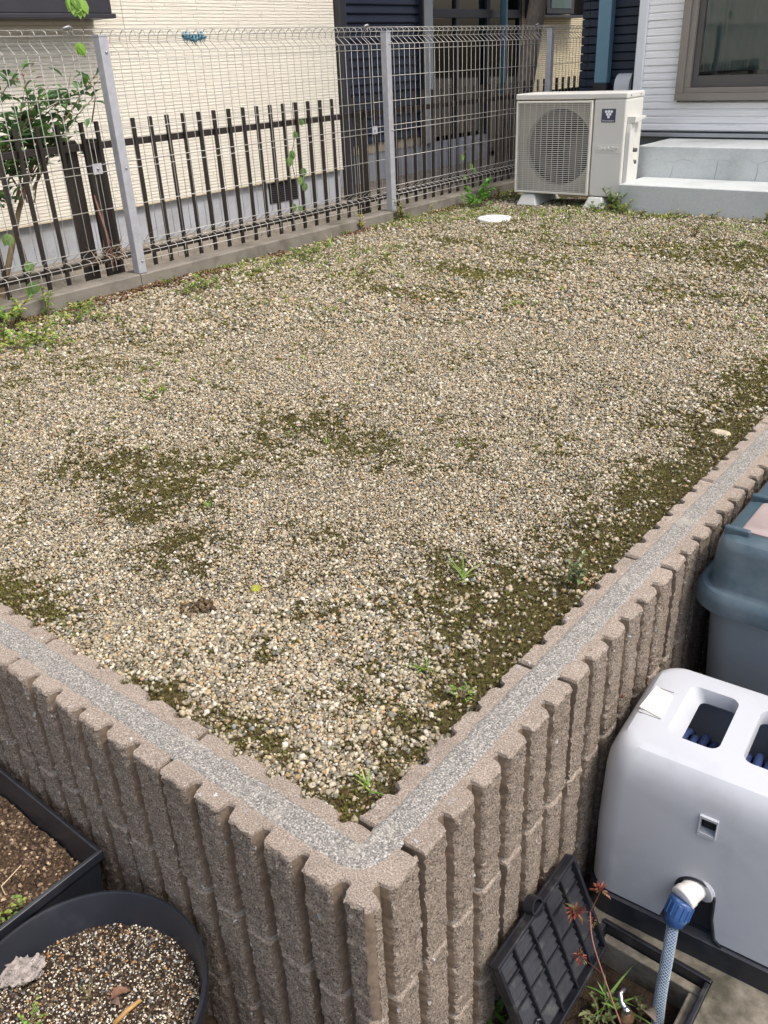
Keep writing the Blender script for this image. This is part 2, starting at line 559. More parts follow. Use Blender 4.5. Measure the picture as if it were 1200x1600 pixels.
def wood_white():
    m, nt, b = new_mat('white_siding')
    v = coords(nt, (1.2, 1, 70))
    n = noise_node(nt, v, 3, 6, 0.65)
    nt.links.new(ramp(nt, n, [(0.3, s2l(222, 222, 221)), (0.55, s2l(246, 246, 244))]), b.inputs['Base Color'])
    b.inputs['Roughness'].default_value = 0.6
    bump(nt, b, n, 0.25, 0.002)
    return m


M['white_siding'] = wood_white()


def glass_mat(name, tintc, mixf):
    m, nt, b = new_mat(name)
    nt.nodes.remove(b)
    tr = nd(nt, 'ShaderNodeBsdfTransparent'); tr.inputs[0].default_value = rgba(tintc)
    gl = nd(nt, 'ShaderNodeBsdfGlossy'); gl.inputs['Roughness'].default_value = 0.02
    fr = nd(nt, 'ShaderNodeFresnel'); fr.inputs[0].default_value = 1.6
    mx = nd(nt, 'ShaderNodeMixShader')
    ad = nd(nt, 'ShaderNodeMath', operation='ADD'); ad.inputs[1].default_value = mixf
    nt.links.new(fr.outputs[0], ad.inputs[0]); nt.links.new(ad.outputs[0], mx.inputs[0])
    nt.links.new(tr.outputs[0], mx.inputs[1]); nt.links.new(gl.outputs[0], mx.inputs[2])
    nt.links.new(mx.outputs[0], nt.nodes['Material Output'].inputs[0])
    return m


M['glass'] = glass_mat('window_glass', s2l(190, 205, 205), 0.02)
M['glass_nb'] = glass_mat('patio_glass', s2l(120, 128, 134), 0.06)

# ------------------------------------------------------------------ the setting
WX, WY = -0.46, 0.49          # outer faces of the retaining wall (right leg, left leg)
WT = 0.108                    # wall thickness
IX, IY = WX - WT, WY + WT     # inner faces
WTOP = 0.60
KX = -3.52                    # front face of the kerb
STEP_Y, STEP_X = 5.354, -2.41

tag(MB().add([(-60, -60, -0.09), (60, -60, -0.09), (60, 60, -0.09), (-60, 60, -0.09)], [(0, 1, 2, 3)]).build('terrain', M['nb_ground']), kind='structure')
# soil strip in front of both legs of the retaining wall (hole left for the valve box)
HX0, HX1, HY0, HY1 = -0.385, -0.178, 0.745, 1.058   # outside of the valve box frame
g = MB()
g.box(-6, WX + 0.02, -3, WY + 0.03, -0.085, 0.0)
g.box(WX + 0.02, -0.43, -3, HY0, -0.085, 0.0)
g.box(WX - 0.02, -0.43, HY0, 5.3, -0.085, 0.0)
tag(g.build('soil_ground', M['soil']), kind='structure')
g = MB()
g.box(-0.43, HX0, HY0, 5.3, -0.085, 0.040)
g.box(HX0, HX1, HY1, 5.3, -0.085, 0.040)
g.box(HX1, 3.0, HY0, 5.3, -0.085, 0.040)
g.box(-0.43, 3.0, -3.0, HY0, -0.085, 0.040)
tag(g.build('concrete_pad', M['pad']), kind='structure')
tag(MB().box(-9, KX - 0.12, -6, 14, -0.08, 0.52).build('neighbour_ground', M['nb_ground']), kind='structure')

# moss: blobs read off the photograph (pixel centre, half axes in metres, strength)
GZ = 0.572
MOSS = [(870, 960, .22, .16, 1.2), (780, 950, .14, .12, 0.9), (960, 850, .15, .16, 1.2), (1040, 770, .10, .2, 1.2), (820, 1010, .10, .12, 1.1), (740, 1060, .05, .10, .8),
        (1190, 600, .12, .3, 1.1), (1120, 690, .07, .2, 1.1), (175, 730, .16, .14, .95), (240, 760, .16, .14, .95), (140, 700, .10, .1, .7), (220, 790, .10, .1, .8),
        (400, 690, .16, .12, .7), (480, 665, .16, .10, .75), (560, 690, .14, .12, .5), (330, 720, .14, .12, .6), (650, 460, .35, .12, .85), (760, 425, .40, .16, .85), (840, 405, .30, .14, .8),
        (960, 385, .4, .16, .8), (1120, 400, .4, .2, .95), (1070, 460, .3, .15, .65), (1180, 395, .3, .2, .95), (700, 375, .30, .08, .95), (780, 362, .25, .1, .75),
        (555, 1258, .03, .03, 1.1), (510, 1230, .03, .02, .6), (600, 1225, .02, .03, .6), (20, 915, .10, .05, 1.1), (70, 945, .08, .03, .8), (250, 1085, .10, .02, .7), (420, 1165, .1, .02, .7), (560, 860, .2, .1, .35),
        (430, 490, .3, .2, .35), (300, 850, .14, .1, .4), (930, 740, .12, .1, .45), (1000, 440, .5, .1, .5), (640, 1130, .1, .08, .35), (100, 570, .3, .15, .4), (380, 470, .25, .1, .55)]
MB_ = []
for (px, py, a, b_, k) in MOSS:
    p = hit(px, py, 2, GZ); MB_.append((p[0], p[1], a, b_, k))


def moss_field(x, y):
    f = np.zeros_like(x)
    for (cx, cy, a, b_, k) in MB_:
        d = ((x - cx) / (a * 1.35)) ** 2 + ((y - cy) / (b_ * 1.35)) ** 2
        f = np.maximum(f, k * np.exp(-d))
    n = fbm(x, y, 5, 5.0, 5)
    n2 = fbm(x, y, 9, 22.0, 3)
    # moss likes the damp strip along both legs of the wall
    hz_ = np.clip((np.hypot(x, y) - 2.2) / 1.6, 0, 1) * 0.24 + np.clip((-2.0 - x) / 0.9, 0, 1) * 0.14
    f = np.maximum(f, hz_ * 1.0)
    f = f + 0.38 * np.exp(-np.maximum(IX - x, 0) / 0.07) * np.clip((y - 0.85) / 0.2, 0, 1)
    edge = np.maximum(np.exp(-np.maximum(IX - x, 0) / 0.04), np.exp(-np.maximum(y - IY, 0) / 0.02)) * 0.30
    f = f + edge * (n > 0.45)
    n3 = fbm(x, y, 13, 60.0, 2)
    return np.clip((f + (n - 0.5) * 1.0 + (n2 - 0.5) * 1.1 + (n3 - 0.5) * 1.2 - 0.22) * 1.45, 0, 1)


def bed_z(x, y):
    return GZ + (fbm(x, y, 31, 1.6, 3) - 0.5) * 0.02 + (fbm(x, y, 37, 9.0, 2) - 0.5) * 0.006


# gravel bed: a gently uneven sheet under the loose stones
nx, ny = 150, 250
gx, gy = np.meshgrid(np.linspace(KX - 0.03, IX + 0.03, nx), np.linspace(IY - 0.03, 6.85, ny))
gx = gx.ravel(); gy = gy.ravel()
mf = moss_field(gx, gy)
c_soil_shade = np.array(s2l(92, 80, 60)); c_moss = np.array(s2l(74, 66, 40))  # soil colour mixed with shade so gaps between stones look dark
C = c_soil_shade[None] * (1 - mf[:, None]) + c_moss[None] * mf[:, None]
debris = np.clip(1 - (gx - KX) / 0.22, 0, 1) * (fbm(gx, gy, 77, 6, 3) > 0.45)
C = C * (1 - 0.75 * debris[:, None]) + np.array(s2l(78, 60, 46))[None] * 0.75 * debris[:, None]
I = np.arange(nx * ny).reshape(ny, nx)
Fq = np.stack([I[:-1, :-1], I[:-1, 1:], I[1:, 1:], I[1:, :-1]], -1).reshape(-1, 4)
bed = link('gravel_bed', np_mesh('gravel_bed', np.stack([gx, gy, bed_z(gx, gy) - 0.003], 1), Fq, M['bed'], C, True))
tag(bed, kind='structure')

# loose stones
rng = np.random.default_rng(3)
t_ = (1 + 5 ** 0.5) / 2
ICO_V = np.array([(-1, t_, 0), (1, t_, 0), (-1, -t_, 0), (1, -t_, 0), (0, -1, t_), (0, 1, t_), (0, -1, -t_), (0, 1, -t_), (t_, 0, -1), (t_, 0, 1), (-t_, 0, -1), (-t_, 0, 1)]) / 1.902
ICO_F = np.array([(0, 11, 5), (0, 5, 1), (0, 1, 7), (0, 7, 10), (0, 10, 11), (1, 5, 9), (5, 11, 4), (11, 10, 2), (10, 7, 6), (7, 1, 8), (3, 9, 4), (3, 4, 2), (3, 2, 6), (3, 6, 8), (3, 8, 9), (4, 9, 5), (2, 4, 11), (6, 2, 10), (8, 6, 7), (9, 8, 1)])
OCT_V = np.array([(1, 0, 0), (-1, 0, 0), (0, 1, 0), (0, -1, 0), (0, 0, 1), (0, 0, -1)], float)
OCT_F = np.array([(0, 2, 4), (2, 1, 4), (1, 3, 4), (3, 0, 4), (2, 0, 5), (1, 2, 5), (3, 1, 5), (0, 3, 5)])
PAL = np.array([s2l(*c) for c in [(214, 202, 180), (196, 180, 154), (170, 156, 134), (150, 142, 130), (124, 120, 116), (98, 98, 102), (226, 218, 204), (200, 170, 128), (176, 138, 100), (236, 230, 220),
                                  (122, 110, 94), (136, 142, 148), (186, 176, 162), (208, 192, 160), (160, 148, 128), (190, 150, 120), (148, 118, 92)]])
_l = PAL.mean(1, keepdims=True); PAL = (PAL * 0.72 + np.array(s2l(166, 157, 130))[None] * 0.28) * np.array([[0.77, 0.77, 0.735]])
PW = np.array([13, 13, 11, 9, 7, 5, 10, 6, 3, 6, 7, 4, 10, 8, 9, 2, 2.0]); PW /= PW.sum()


def rand_rot(n):
    q = rng.normal(size=(n, 4)); q /= np.linalg.norm(q, axis=1)[:, None]
    a, b, c, d = q.T
    return np.stack([np.stack([1 - 2 * (c * c + d * d), 2 * (b * c - a * d), 2 * (b * d + a * c)], -1),
                     np.stack([2 * (b * c + a * d), 1 - 2 * (b * b + d * d), 2 * (c * d - a * b)], -1),
                     np.stack([2 * (b * d - a * c), 2 * (c * d + a * b), 1 - 2 * (b * b + c * c)], -1)], 1)


def pieces(pos, size, baseV, baseF, colr, flat=0.6, jit=0.18, tilt=1.0):
    """many small lumps: pos (n,3), size (n,) -> arrays"""
    n = len(pos); k = len(baseV)
    V = baseV[None] * (1 + rng.normal(0, jit, (n, k, 1)))
    sc = np.stack([rng.uniform(0.75, 1.3, n), rng.uniform(0.75, 1.1, n), rng.uniform(flat * 0.7, flat * 1.25, n)], -1)
    V = V * sc[:, None, :]
    Rm = rand_rot(n)
    Rz = rng.uniform(0, 2 * np.pi, n)
    cz, sz = np.cos(Rz), np.sin(Rz)
    tx, ty = rng.normal(0, 0.35 * tilt, n), rng.normal(0, 0.35 * tilt, n)
    x, y, z = V[..., 0], V[..., 1], V[..., 2]
    x, y = x * cz[:, None] - y * sz[:, None], x * sz[:, None] + y * cz[:, None]
    y, z = y * np.cos(tx)[:, None] - z * np.sin(tx)[:, None], y * np.sin(tx)[:, None] + z * np.cos(tx)[:, None]
    x, z = x * np.cos(ty)[:, None] + z * np.sin(ty)[:, None], -x * np.sin(ty)[:, None] + z * np.cos(ty)[:, None]
    V = np.stack([x, y, z], -1) * size[:, None, None] + pos[:, None, :]
    F = baseF[None] + (np.arange(n) * k)[:, None, None]
    Cc = np.repeat(colr, k, axis=0)
    return V.reshape(-1, 3), F.reshape(-1, 3), Cc


def in_bed(x, y):
    ok = (x > KX + 0.004) & (x < IX + 0.004) & (y > IY - 0.004) & (y < 6.2)
    ok &= ~((x > STEP_X - 0.01) & (y > STEP_Y - 0.01))
    ok &= ~((x > -3.19) & (y > 5.75))
    return ok


MH = hit(773, 342, 2, 0.578)   # manhole cover centre
SV, SF, SC = [], [], []
off = 0
for (r0, r1, cell, rad, bv, bf) in ((0, 1.45, 0.0042, 0.0030, ICO_V, ICO_F), (1.45, 2.3, 0.0045, 0.0034, OCT_V, OCT_F), (2.3, 3.3, 0.0058, 0.0043, OCT_V, OCT_F), (3.3, 9, 0.0090, 0.0064, OCT_V, OCT_F)):
    xs = np.arange(KX, IX + 0.02, cell); ys = np.arange(IY - 0.01, 6.3, cell)
    X, Y = np.meshgrid(xs, ys)
    X = X.ravel() + rng.uniform(-.5, .5, X.size) * cell; Y = Y.ravel() + rng.uniform(-.5, .5, Y.size) * cell
    D = np.hypot(X, Y)
    k = (D >= r0) & (D < r1) & in_bed(X, Y) & (np.hypot(X - MH[0], Y - MH[1]) > 0.106)
    X, Y = X[k], Y[k]
    m = moss_field(X, Y)
    deb = np.clip(1 - (X - KX) / 0.12, 0, 1)
    k = rng.random(len(X)) > np.maximum(m * 0.90, deb * 0.7)
    X, Y, m = X[k], Y[k], m[k]
    n = len(X)
    size = rad * np.exp(np.clip(rng.normal(0, 0.33, n), -0.9, 0.6)) * (1 + 0.15 * (m > .3))
    Z = bed_z(X, Y) + size * rng.uniform(-0.1, 0.75, n) - 0.001
    ci = rng.choice(len(PAL), n, p=PW)
    cl = PAL[ci] * rng.uniform(0.78, 1.15, n)[:, None]
    v, f, c = pieces(np.stack([X, Y, Z], 1), size, bv, bf, cl, 0.66, 0.24)
    SV.append(v); SF.append(f + off); SC.append(c); off += len(v)
stones = link('gravel', np_mesh('gravel', np.concatenate(SV), np.concatenate(SF), M['stone'], np.clip(np.concatenate(SC), 0, .85)))
tag(stones, 'loose tan and grey pebble gravel covering the raised yard', 'gravel', kind='stuff')


# moss cushions: short upright shoots
def tufts(X, Y, Z, h, wdt, cl, n_blade=3):
    n = len(X)
    V = np.zeros((n, n_blade, 3, 3)); a0 = rng.uniform(0, 2 * np.pi, n)
    for b_ in range(n_blade):
        a = a0 + b_ * 2 * np.pi / n_blade + rng.normal(0, .3, n)
        lean = h * rng.uniform(0.3, 1.1, n)
        dx, dy = np.cos(a), np.sin(a)
        V[:, b_, 0] = np.stack([X - dy * wdt, Y + dx * wdt, Z], -1)
        V[:, b_, 1] = np.stack([X + dy * wdt, Y - dx * wdt, Z], -1)
        V[:, b_, 2] = np.stack([X + dx * lean, Y + dy * lean, Z + h * rng.uniform(.6, 1.1, n)], -1)
    F = np.arange(n * n_blade * 3).reshape(-1, 3)
    return V.reshape(-1, 3), F, np.repeat(cl, n_blade * 3, axis=0)


MV, MF, MC = [], [], []
off = 0
for (r0, r1, cell, hh) in ((0, 2.05, 0.0058, 0.0050), (2.05, 3.4, 0.0085, 0.0065), (3.4, 9, 0.0125, 0.0085)):
    xs = np.arange(KX, IX + 0.02, cell); ys = np.arange(IY - 0.01, 6.3, cell)
    X, Y = np.meshgrid(xs, ys)
    X = X.ravel() + rng.uniform(-.6, .6, X.size) * cell; Y = Y.ravel() + rng.uniform(-.6, .6, Y.size) * cell
    D = np.hypot(X, Y)
    k = (D >= r0) & (D < r1) & in_bed(X, Y)
    X, Y = X[k], Y[k]
    m = moss_field(X, Y)
    k = rng.random(len(X)) < np.clip(m * 1.3, 0, 1) * (m > 0.04)
    X, Y, m = X[k], Y[k], m[k]
    n = len(X)
    hue = np.clip(fbm(X, Y, 61, 3.0, 3) + rng.normal(0, .12, n), 0, 1)
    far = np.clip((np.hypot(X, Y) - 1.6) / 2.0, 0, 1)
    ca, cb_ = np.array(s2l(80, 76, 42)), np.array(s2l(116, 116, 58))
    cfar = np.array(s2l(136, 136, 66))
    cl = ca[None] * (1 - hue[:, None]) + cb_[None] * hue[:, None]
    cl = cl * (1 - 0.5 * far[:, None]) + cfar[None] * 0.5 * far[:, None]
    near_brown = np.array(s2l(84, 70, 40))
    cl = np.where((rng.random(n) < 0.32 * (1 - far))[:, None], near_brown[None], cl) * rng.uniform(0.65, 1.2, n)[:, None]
    h = hh * rng.uniform(0.6, 1.35, n)
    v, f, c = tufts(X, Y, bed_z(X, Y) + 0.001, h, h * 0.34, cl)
    MV.append(v); MF.append(f + off); MC.append(c); off += len(v)
# thin green film of tiny seedlings between the stones near the kerb and steps
n = 26000
X = rng.uniform(KX, IX, n); Y = rng.uniform(IY, 6.2, n)
keep = in_bed(X, Y) & (rng.random(n) < np.clip(np.exp(-(X - KX) / 0.45) + np.exp(-np.abs(STEP_Y - Y) / 0.35) + 0.03 * (np.hypot(X, Y) > 2.6), 0, 1) * (np.hypot(X, Y) > 2.2)) & (fbm(X, Y, 91, 3, 3) > 0.5)
X, Y = X[keep], Y[keep]; n = len(X)
cl = np.array(s2l(132, 150, 70))[None] * rng.uniform(0.6, 1.2, n)[:, None]
h = rng.uniform(0.008, 0.026, n)
v, f, c = tufts(X, Y, bed_z(X, Y), h, h * 0.22, cl, 4)
MV.append(v); MF.append(f + off); MC.append(c)
tag(link('moss', np_mesh('moss', np.concatenate(MV), np.concatenate(MF), M['moss'], np.concatenate(MC))),
    'olive green moss growing in patches among the gravel', 'moss', kind='stuff')

# brown leaf litter and debris along the foot of the kerb
n = 6500
Y = rng.uniform(1.2, 6.1, n); X = KX + 0.006 + np.abs(rng.normal(0, 0.075, n))
k = (fbm(X, Y, 77, 2.2, 3) > 0.47)
X, Y = X[k], Y[k]; n = len(X)
PD = np.array([s2l(*c) for c in [(84, 62, 46), (112, 86, 62), (64, 50, 40), (138, 112, 84), (96, 70, 56)]])
v, f, c = pieces(np.stack([X, Y, bed_z(X, Y) + 0.006], 1), rng.uniform(0.004, 0.012, n), OCT_V, OCT_F, PD[rng.integers(0, 5, n)], 0.25, 0.25, 1.2)
tag(link('leaf_litter', np_mesh('leaf_litter', v, f, M['dry'] if False else M['chip'], c)), 'brown leaf litter along the foot of the concrete kerb', 'leaf litter', kind='stuff')

# ------------------------------------------------------------------ retaining wall of ribbed split-face blocks
PIT = 0.0695
GW, GD = 0.0100, 0.023     # groove half width at the mouth, depth


def block_mesh(name, Lx, Ly, h, ribs, seed, chamfer=False, back=0.0):
    """ribs: grooves per side as positions along S(+x) E(+y) N(-x) W(-y); side rough if given"""
    pts = []   # x, y, nx, ny, rough
    corners = [((0, 0), (1, 0), Lx, (0, -1)), ((Lx, 0), (0, 1), Ly, (1, 0)), ((Lx, Ly), (-1, 0), Lx, (0, 1)), ((0, Ly), (0, -1), Ly, (-1, 0))]
    for si, ((ox, oy), d, L, nrm) in enumerate(corners):
        gs = ribs[si]
        if gs is None:
            us = [(0, 0, 0), (L * 0.5, 0, 0)]
        else:
            us = []
            edges = sorted(gs)
            cuts = [-9] + edges + [9 + L]
            # sample along the side
            for a, b_ in zip(cuts[:-1], cuts[1:]):
                s0 = max(0.0, a + GW); s1 = min(L, b_ - GW)
                nn = 12
                for k in range(nn + 1):
                    u = s0 + (s1 - s0) * k / nn
                    dd = 0.0
                    for e in (s0, s1):           # rounded shoulders
                        q = abs(u - e)
                        if q < 0.006 and not (e == 0.0 or e == L): dd = max(dd, 0.0045 * (1 - q / 0.006) ** 2)
                        elif q < 0.005: dd = max(dd, 0.003 * (1 - q / 0.005) ** 2)
                    us.append((u, dd, 1.3 if dd > 0 else 1.0))
                if b_ <= L - 0.002:
                    gd = GD if si in (0, 1) else GD * 0.6
                    us += [(b_ - GW * 0.74, gd * 0.88, 0.0), (b_ - GW * 0.3, gd, 0.0), (b_ + GW * 0.3, gd, 0.0), (b_ + GW * 0.74, gd * 0.88, 0.0)]
        us = [q for q in us if -1e-6 <= q[0] <= L + 1e-6]
        if si in (1, 2, 3) and us and us[0][0] < 1e-6: us = us[1:]
        if si == 3 and us and us[-1][0] > L - 1e-6: us = us[:-1]
        for (u, dd, ro) in us:
            pts.append((ox + d[0] * u - nrm[0] * dd, oy + d[1] * u - nrm[1] * dd, nrm[0], nrm[1], ro))
    if chamfer:   # smooth bevelled strip down the outer corner
        out = []; done = False
        for q in pts:
            if q[0] > Lx - 0.011 and q[1] < 0.011:
                if not done:
                    done = True
                    out += [(Lx - 0.012, 0.0010, -0.0, -1.0, 0.5), (Lx - 0.0095, 0.0030, 0.7, -0.7, 0.0), (Lx - 0.0030, 0.0095, 0.7, -0.7, 0.0), (Lx - 0.0010, 0.012, 1.0, 0.0, 0.5)]
                continue
            out.append(q)
        pts = out
    P = np.array(pts)
    if back:
        P[:, 0] -= P[:, 2] * back; P[:, 1] -= P[:, 3] * back; P[:, 4] *= 0.35
    nz = 52 if not back else 3
    zs = np.concatenate([[0.0], np.linspace(0.002, h - 0.006, nz), [h - 0.0025, h]])
    V = []
    n = len(P)
    off3 = Vector((seed * 7.3, seed * 3.1, 0))
    for zi, z in enumerate(zs):
        inset = 0.0 if z < h - 0.005 else (0.0015 if z < h - 0.001 else 0.0045)
        for i in range(n):
            x, y, ax, ay, ro = P[i]
            q = Vector((x, y, z)) + off3
            d = 0.0
            if ro > 0:
                d = ro * (mnoise.noise(q * 38) * 0.0020 + mnoise.noise(q * 120) * 0.0026 + mnoise.noise(q * 240) * 0.0022 - 0.001)
                d -= ro * max(0.0, mnoise.noise(q * 85) - 0.1) * 0.0045
            else:
                d = mnoise.noise(q * 25) * 0.0004
            d -= inset * (0.6 + 0.8 * abs(mnoise.noise(q * 60)))
            V.append((x + ax * d, y + ay * d, z + (mnoise.noise(q * 50) * 0.0012 if zi >= len(zs) - 1 else 0)))
    F = []
    for zi in range(len(zs) - 1):
        for i in range(n):
            j = (i + 1) % n
            F.append((zi * n + i, zi * n + j, (zi + 1) * n + j, (zi + 1) * n + i))
    F.append(tuple((len(zs) - 1) * n + i for i in range(n)))
    F.append(tuple(reversed(range(n))))
    me = bpy.data.meshes.new(name)
    me.from_pydata(V, [], F)
    if back:
        me.materials.append(M['mortar'])
    else:
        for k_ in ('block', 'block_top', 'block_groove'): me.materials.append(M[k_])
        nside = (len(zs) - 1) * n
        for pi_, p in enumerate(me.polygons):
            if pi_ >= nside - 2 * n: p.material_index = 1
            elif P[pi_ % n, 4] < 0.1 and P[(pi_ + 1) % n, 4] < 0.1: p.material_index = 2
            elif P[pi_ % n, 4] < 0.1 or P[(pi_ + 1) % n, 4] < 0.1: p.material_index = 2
    for p in me.polygons: p.use_smooth = len(p.vertices) == 4
    me.set_sharp_from_angle(angle=R(38))
    return me


wall = empty('retaining_wall', (WX, WY, 0))
tag(wall, 'low L-shaped retaining wall of tan ribbed split-face concrete blocks', 'wall')
CP, CH, JT = 0.2245, 0.217, 0.0085       # course pitch, block height, joint
LB = 6 * PIT                             # block pitch along the wall
six = [PIT * k - JT / 2 for k in range(1, 6)]
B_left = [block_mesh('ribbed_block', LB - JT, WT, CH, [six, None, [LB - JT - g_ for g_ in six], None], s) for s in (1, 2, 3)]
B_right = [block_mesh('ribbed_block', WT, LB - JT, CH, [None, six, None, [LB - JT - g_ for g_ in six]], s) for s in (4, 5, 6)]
JX = -0.862                              # joint position on the left leg, top course
JY = 0.596                               # joint position on the right leg, top course
cl_len = WX - (JX + JT / 2)
gl = [JX + PIT * k - (JX + JT / 2) for k in range(1, 6)]
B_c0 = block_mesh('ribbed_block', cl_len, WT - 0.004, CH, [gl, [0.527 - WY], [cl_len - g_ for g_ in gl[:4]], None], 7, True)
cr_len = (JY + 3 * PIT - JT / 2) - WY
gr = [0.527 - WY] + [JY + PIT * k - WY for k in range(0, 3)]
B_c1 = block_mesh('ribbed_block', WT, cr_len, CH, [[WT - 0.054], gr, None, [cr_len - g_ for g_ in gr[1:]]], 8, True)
rnd = random.Random(4)
for ci in range(3):
    z0 = WTOP - CH - ci * CP
    J = 0.0072
    if ci == 0:
        bk = 0.0045
        JM = {'L': block_mesh('mortar_joint', LB - JT, WT, J, [six, None, [LB - JT - g_ for g_ in six], None], 11, back=bk), 'R': block_mesh('mortar_joint', WT, LB - JT, J, [None, six, None, [LB - JT - g_ for g_ in six]], 12, back=bk),
              'c0': block_mesh('mortar_joint', cl_len, WT - 0.004, J, [gl, [0.527 - WY], [cl_len - g_ for g_ in gl[:4]], None], 13, True, bk)}
    dz = lambda: rnd.uniform(-0.0008, 0.0008)
    if ci % 2 == 0:
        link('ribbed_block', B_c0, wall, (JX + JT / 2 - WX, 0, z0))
        x = JX; y = JY
    else:
        link('ribbed_block', B_c1, wall, (-WT, 0, z0))
        x = JX + 5 * PIT + 0.0; y = JY + 3 * PIT
        x = WX - WT - 0.002
        x = JX + 4 * PIT
    k = 0
    # left leg, running west
    if ci % 2:
        # short make-up block beside the turned corner block
        me = B_left[1]
    while x > -2.9:
        k += 1
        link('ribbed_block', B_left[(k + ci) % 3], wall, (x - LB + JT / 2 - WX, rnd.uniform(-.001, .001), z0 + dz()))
        x -= LB
    k = 0
    while y < 5.2:
        k += 1
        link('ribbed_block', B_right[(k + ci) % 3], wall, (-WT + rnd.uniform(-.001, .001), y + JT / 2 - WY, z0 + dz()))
        y += LB
# grouted cores showing as a rough grey strip along the top


def strip(path, wd, seed, name):
    P = []
    for a, b_ in zip(path[:-1], path[1:]):
        a, b_ = Vector(a), Vector(b_)
        nn = max(1, int((b_ - a).length / 0.005))
        P += [a.lerp(b_, k / nn) for k in range(nn)]
    P.append(Vector(path[-1]))
    V = []; F = []
    nw = 9
    for i, p in enumerate(P):
        t = (P[min(i + 1, len(P) - 1)] - P[max(i - 1, 0)]).normalized()
        nr = Vector((-t.y, t.x))
        s = i * 0.005
        ea = wd * (1 + 0.16 * (mnoise.noise(Vector((s * 30, seed, 0))) + 0.6 * mnoise.noise(Vector((s * 120, seed, 1)))))
        eb = wd * (1 + 0.16 * (mnoise.noise(Vector((s * 30, seed, 5))) + 0.6 * mnoise.noise(Vector((s * 120, seed, 6)))))
        for j in range(nw):
            q = -ea + (ea + eb) * j / (nw - 1)
            c2 = p + nr * q
            z = WTOP + 0.0016 + 0.0011 * mnoise.noise(Vector((c2.x * 150, c2.y * 150, seed)))
            if j in (0, nw - 1): z = WTOP - 0.003
            V.append((c2.x - WX, c2.y - WY, z))
    for i in range(len(P) - 1):
        for j in range(nw - 1):
            a = i * nw + j
            F.append((a, a + 1, a + nw + 1, a + nw))
    return MB().add(V, F).build(name, M['mortar_top'], wall, smooth=True)


cxm, cym, rm_ = WX - 0.056, WY + 0.055, 0.024
for ci in range(1, 3):
    zj = WTOP - ci * CP + 0.0001
    link('mortar_joint', JM['c0'], wall, (JX + JT / 2 - WX, 0, zj))
    x, y = JX, JY
    while x > -2.9:
        link('mortar_joint', JM['L'], wall, (x - LB + JT / 2 - WX, 0, zj)); x -= LB
    while y < 5.2:
        link('mortar_joint', JM['R'], wall, (-WT, y + JT / 2 - WY, zj)); y += LB
strip([(-2.9, cym), (cxm - rm_, cym)] + [(cxm - rm_ + rm_ * math.sin(a), cym + rm_ - rm_ * math.cos(a)) for a in np.linspace(0.15, math.pi / 2, 10)] + [(cxm, 5.2)], 0.0245, 1, 'mortar_fill')

# ------------------------------------------------------------------ kerb and welded mesh fence
kerb = empty('concrete_kerb', (KX, 2.5, 0.5))
tag(kerb, 'low grey concrete kerb carrying the steel mesh fence', 'kerb')
for k in range(5):
    y0 = -1.46 + 1.98 * k
    m = MB()
    nseg = 40
    V = []; F = []
    for i in range(nseg + 1):
        y = y0 + 0.002 + (1.976) * i / nseg
        wob = 0.003 * mnoise.noise(Vector((y * 3, 0, 2))); ch = 0.006 + 0.006 * max(0, mnoise.noise(Vector((y * 14, 3, 2))))
        for (x, z) in ((KX + wob, 0.40), (KX + wob, 0.635 - ch), (KX - ch + wob, 0.635 + wob * .5), (KX - 0.11, 0.635), (KX - 0.12, 0.625), (KX - 0.12, 0.40)):
            V.append((x - KX, y - 2.5, z - 0.5))
    for i in range(nseg):
        for j in range(5):
            F.append((i * 6 + j, i * 6 + j + 1, i * 6 + j + 7, i * 6 + j + 6))
    F.append(tuple(range(6))); F.append(tuple(reversed(range(nseg * 6, nseg * 6 + 6))))
    m.add(V, F).build('kerb_stone', M['kerb'], kerb)

FX = -3.572                                # plane of the wire panels
fence = empty('mesh_fence', (FX, 2.52, 0.635))
tag(fence, 'welded steel wire mesh fence with square grey posts on the kerb', 'fence')
POSTS = [0.54, 2.52, 4.49, 6.47, 8.45]
pm = MB().box(-0.022, 0.022, -0.022, 0.022, 0.0, 0.995).mesh('post', M['galv'])
cap = MB().box(-0.0235, 0.0235, -0.0235, 0.0235, 0.995, 1.003).mesh('post_cap', M['galv'])
bm_ = MB().lathe([(0.0, 0.006), (0.004, 0.005), (0.0065, 0.0), (0.0065, -0.002)], seg=10).mesh('bolt', M['bolt'], True)
for y in POSTS:
    p = link('post', pm, fence, (0.027, y - 2.52, 0))
    md = p.modifiers.new('bevel', 'BEVEL'); md.width = 0.003; md.segments = 2
    link('post_cap', cap, p)
    for z in (0.055, 0.47, 0.935):
        link('bolt', bm_, p, (0.022, 0.004, z), (0, R(90), 0))
prof = [(0, 0.665), (0, 0.722), (-0.012, 0.730), (-0.055, 0.737), (-0.058, 0.744), (0, 0.777), (0, 1.568), (-0.006, 1.575), (-0.048, 1.608), (-0.050, 1.616), (-0.040, 1.640), (-0.020, 1.655), (-0.006, 1.652), (0.0, 1.632)]
vw = MB().tube([(x, 0, z - 0.635) for x, z in prof], 0.0017, 6).mesh('vertical_wire', M['wire'], True)
HW = [(0.0035, 0.684), (0.0035, 0.722), (-0.055, 0.7335), (0.0035, 0.777), (0.0035, 0.941), (0.0035, 1.099), (0.0035, 1.130), (0.0035, 1.265), (0.0035, 1.402), (0.0035, 1.542), (0.0035, 1.572), (-0.050, 1.612), (-0.020, 1.6585), (0.0035, 1.636)]
hwm = {}
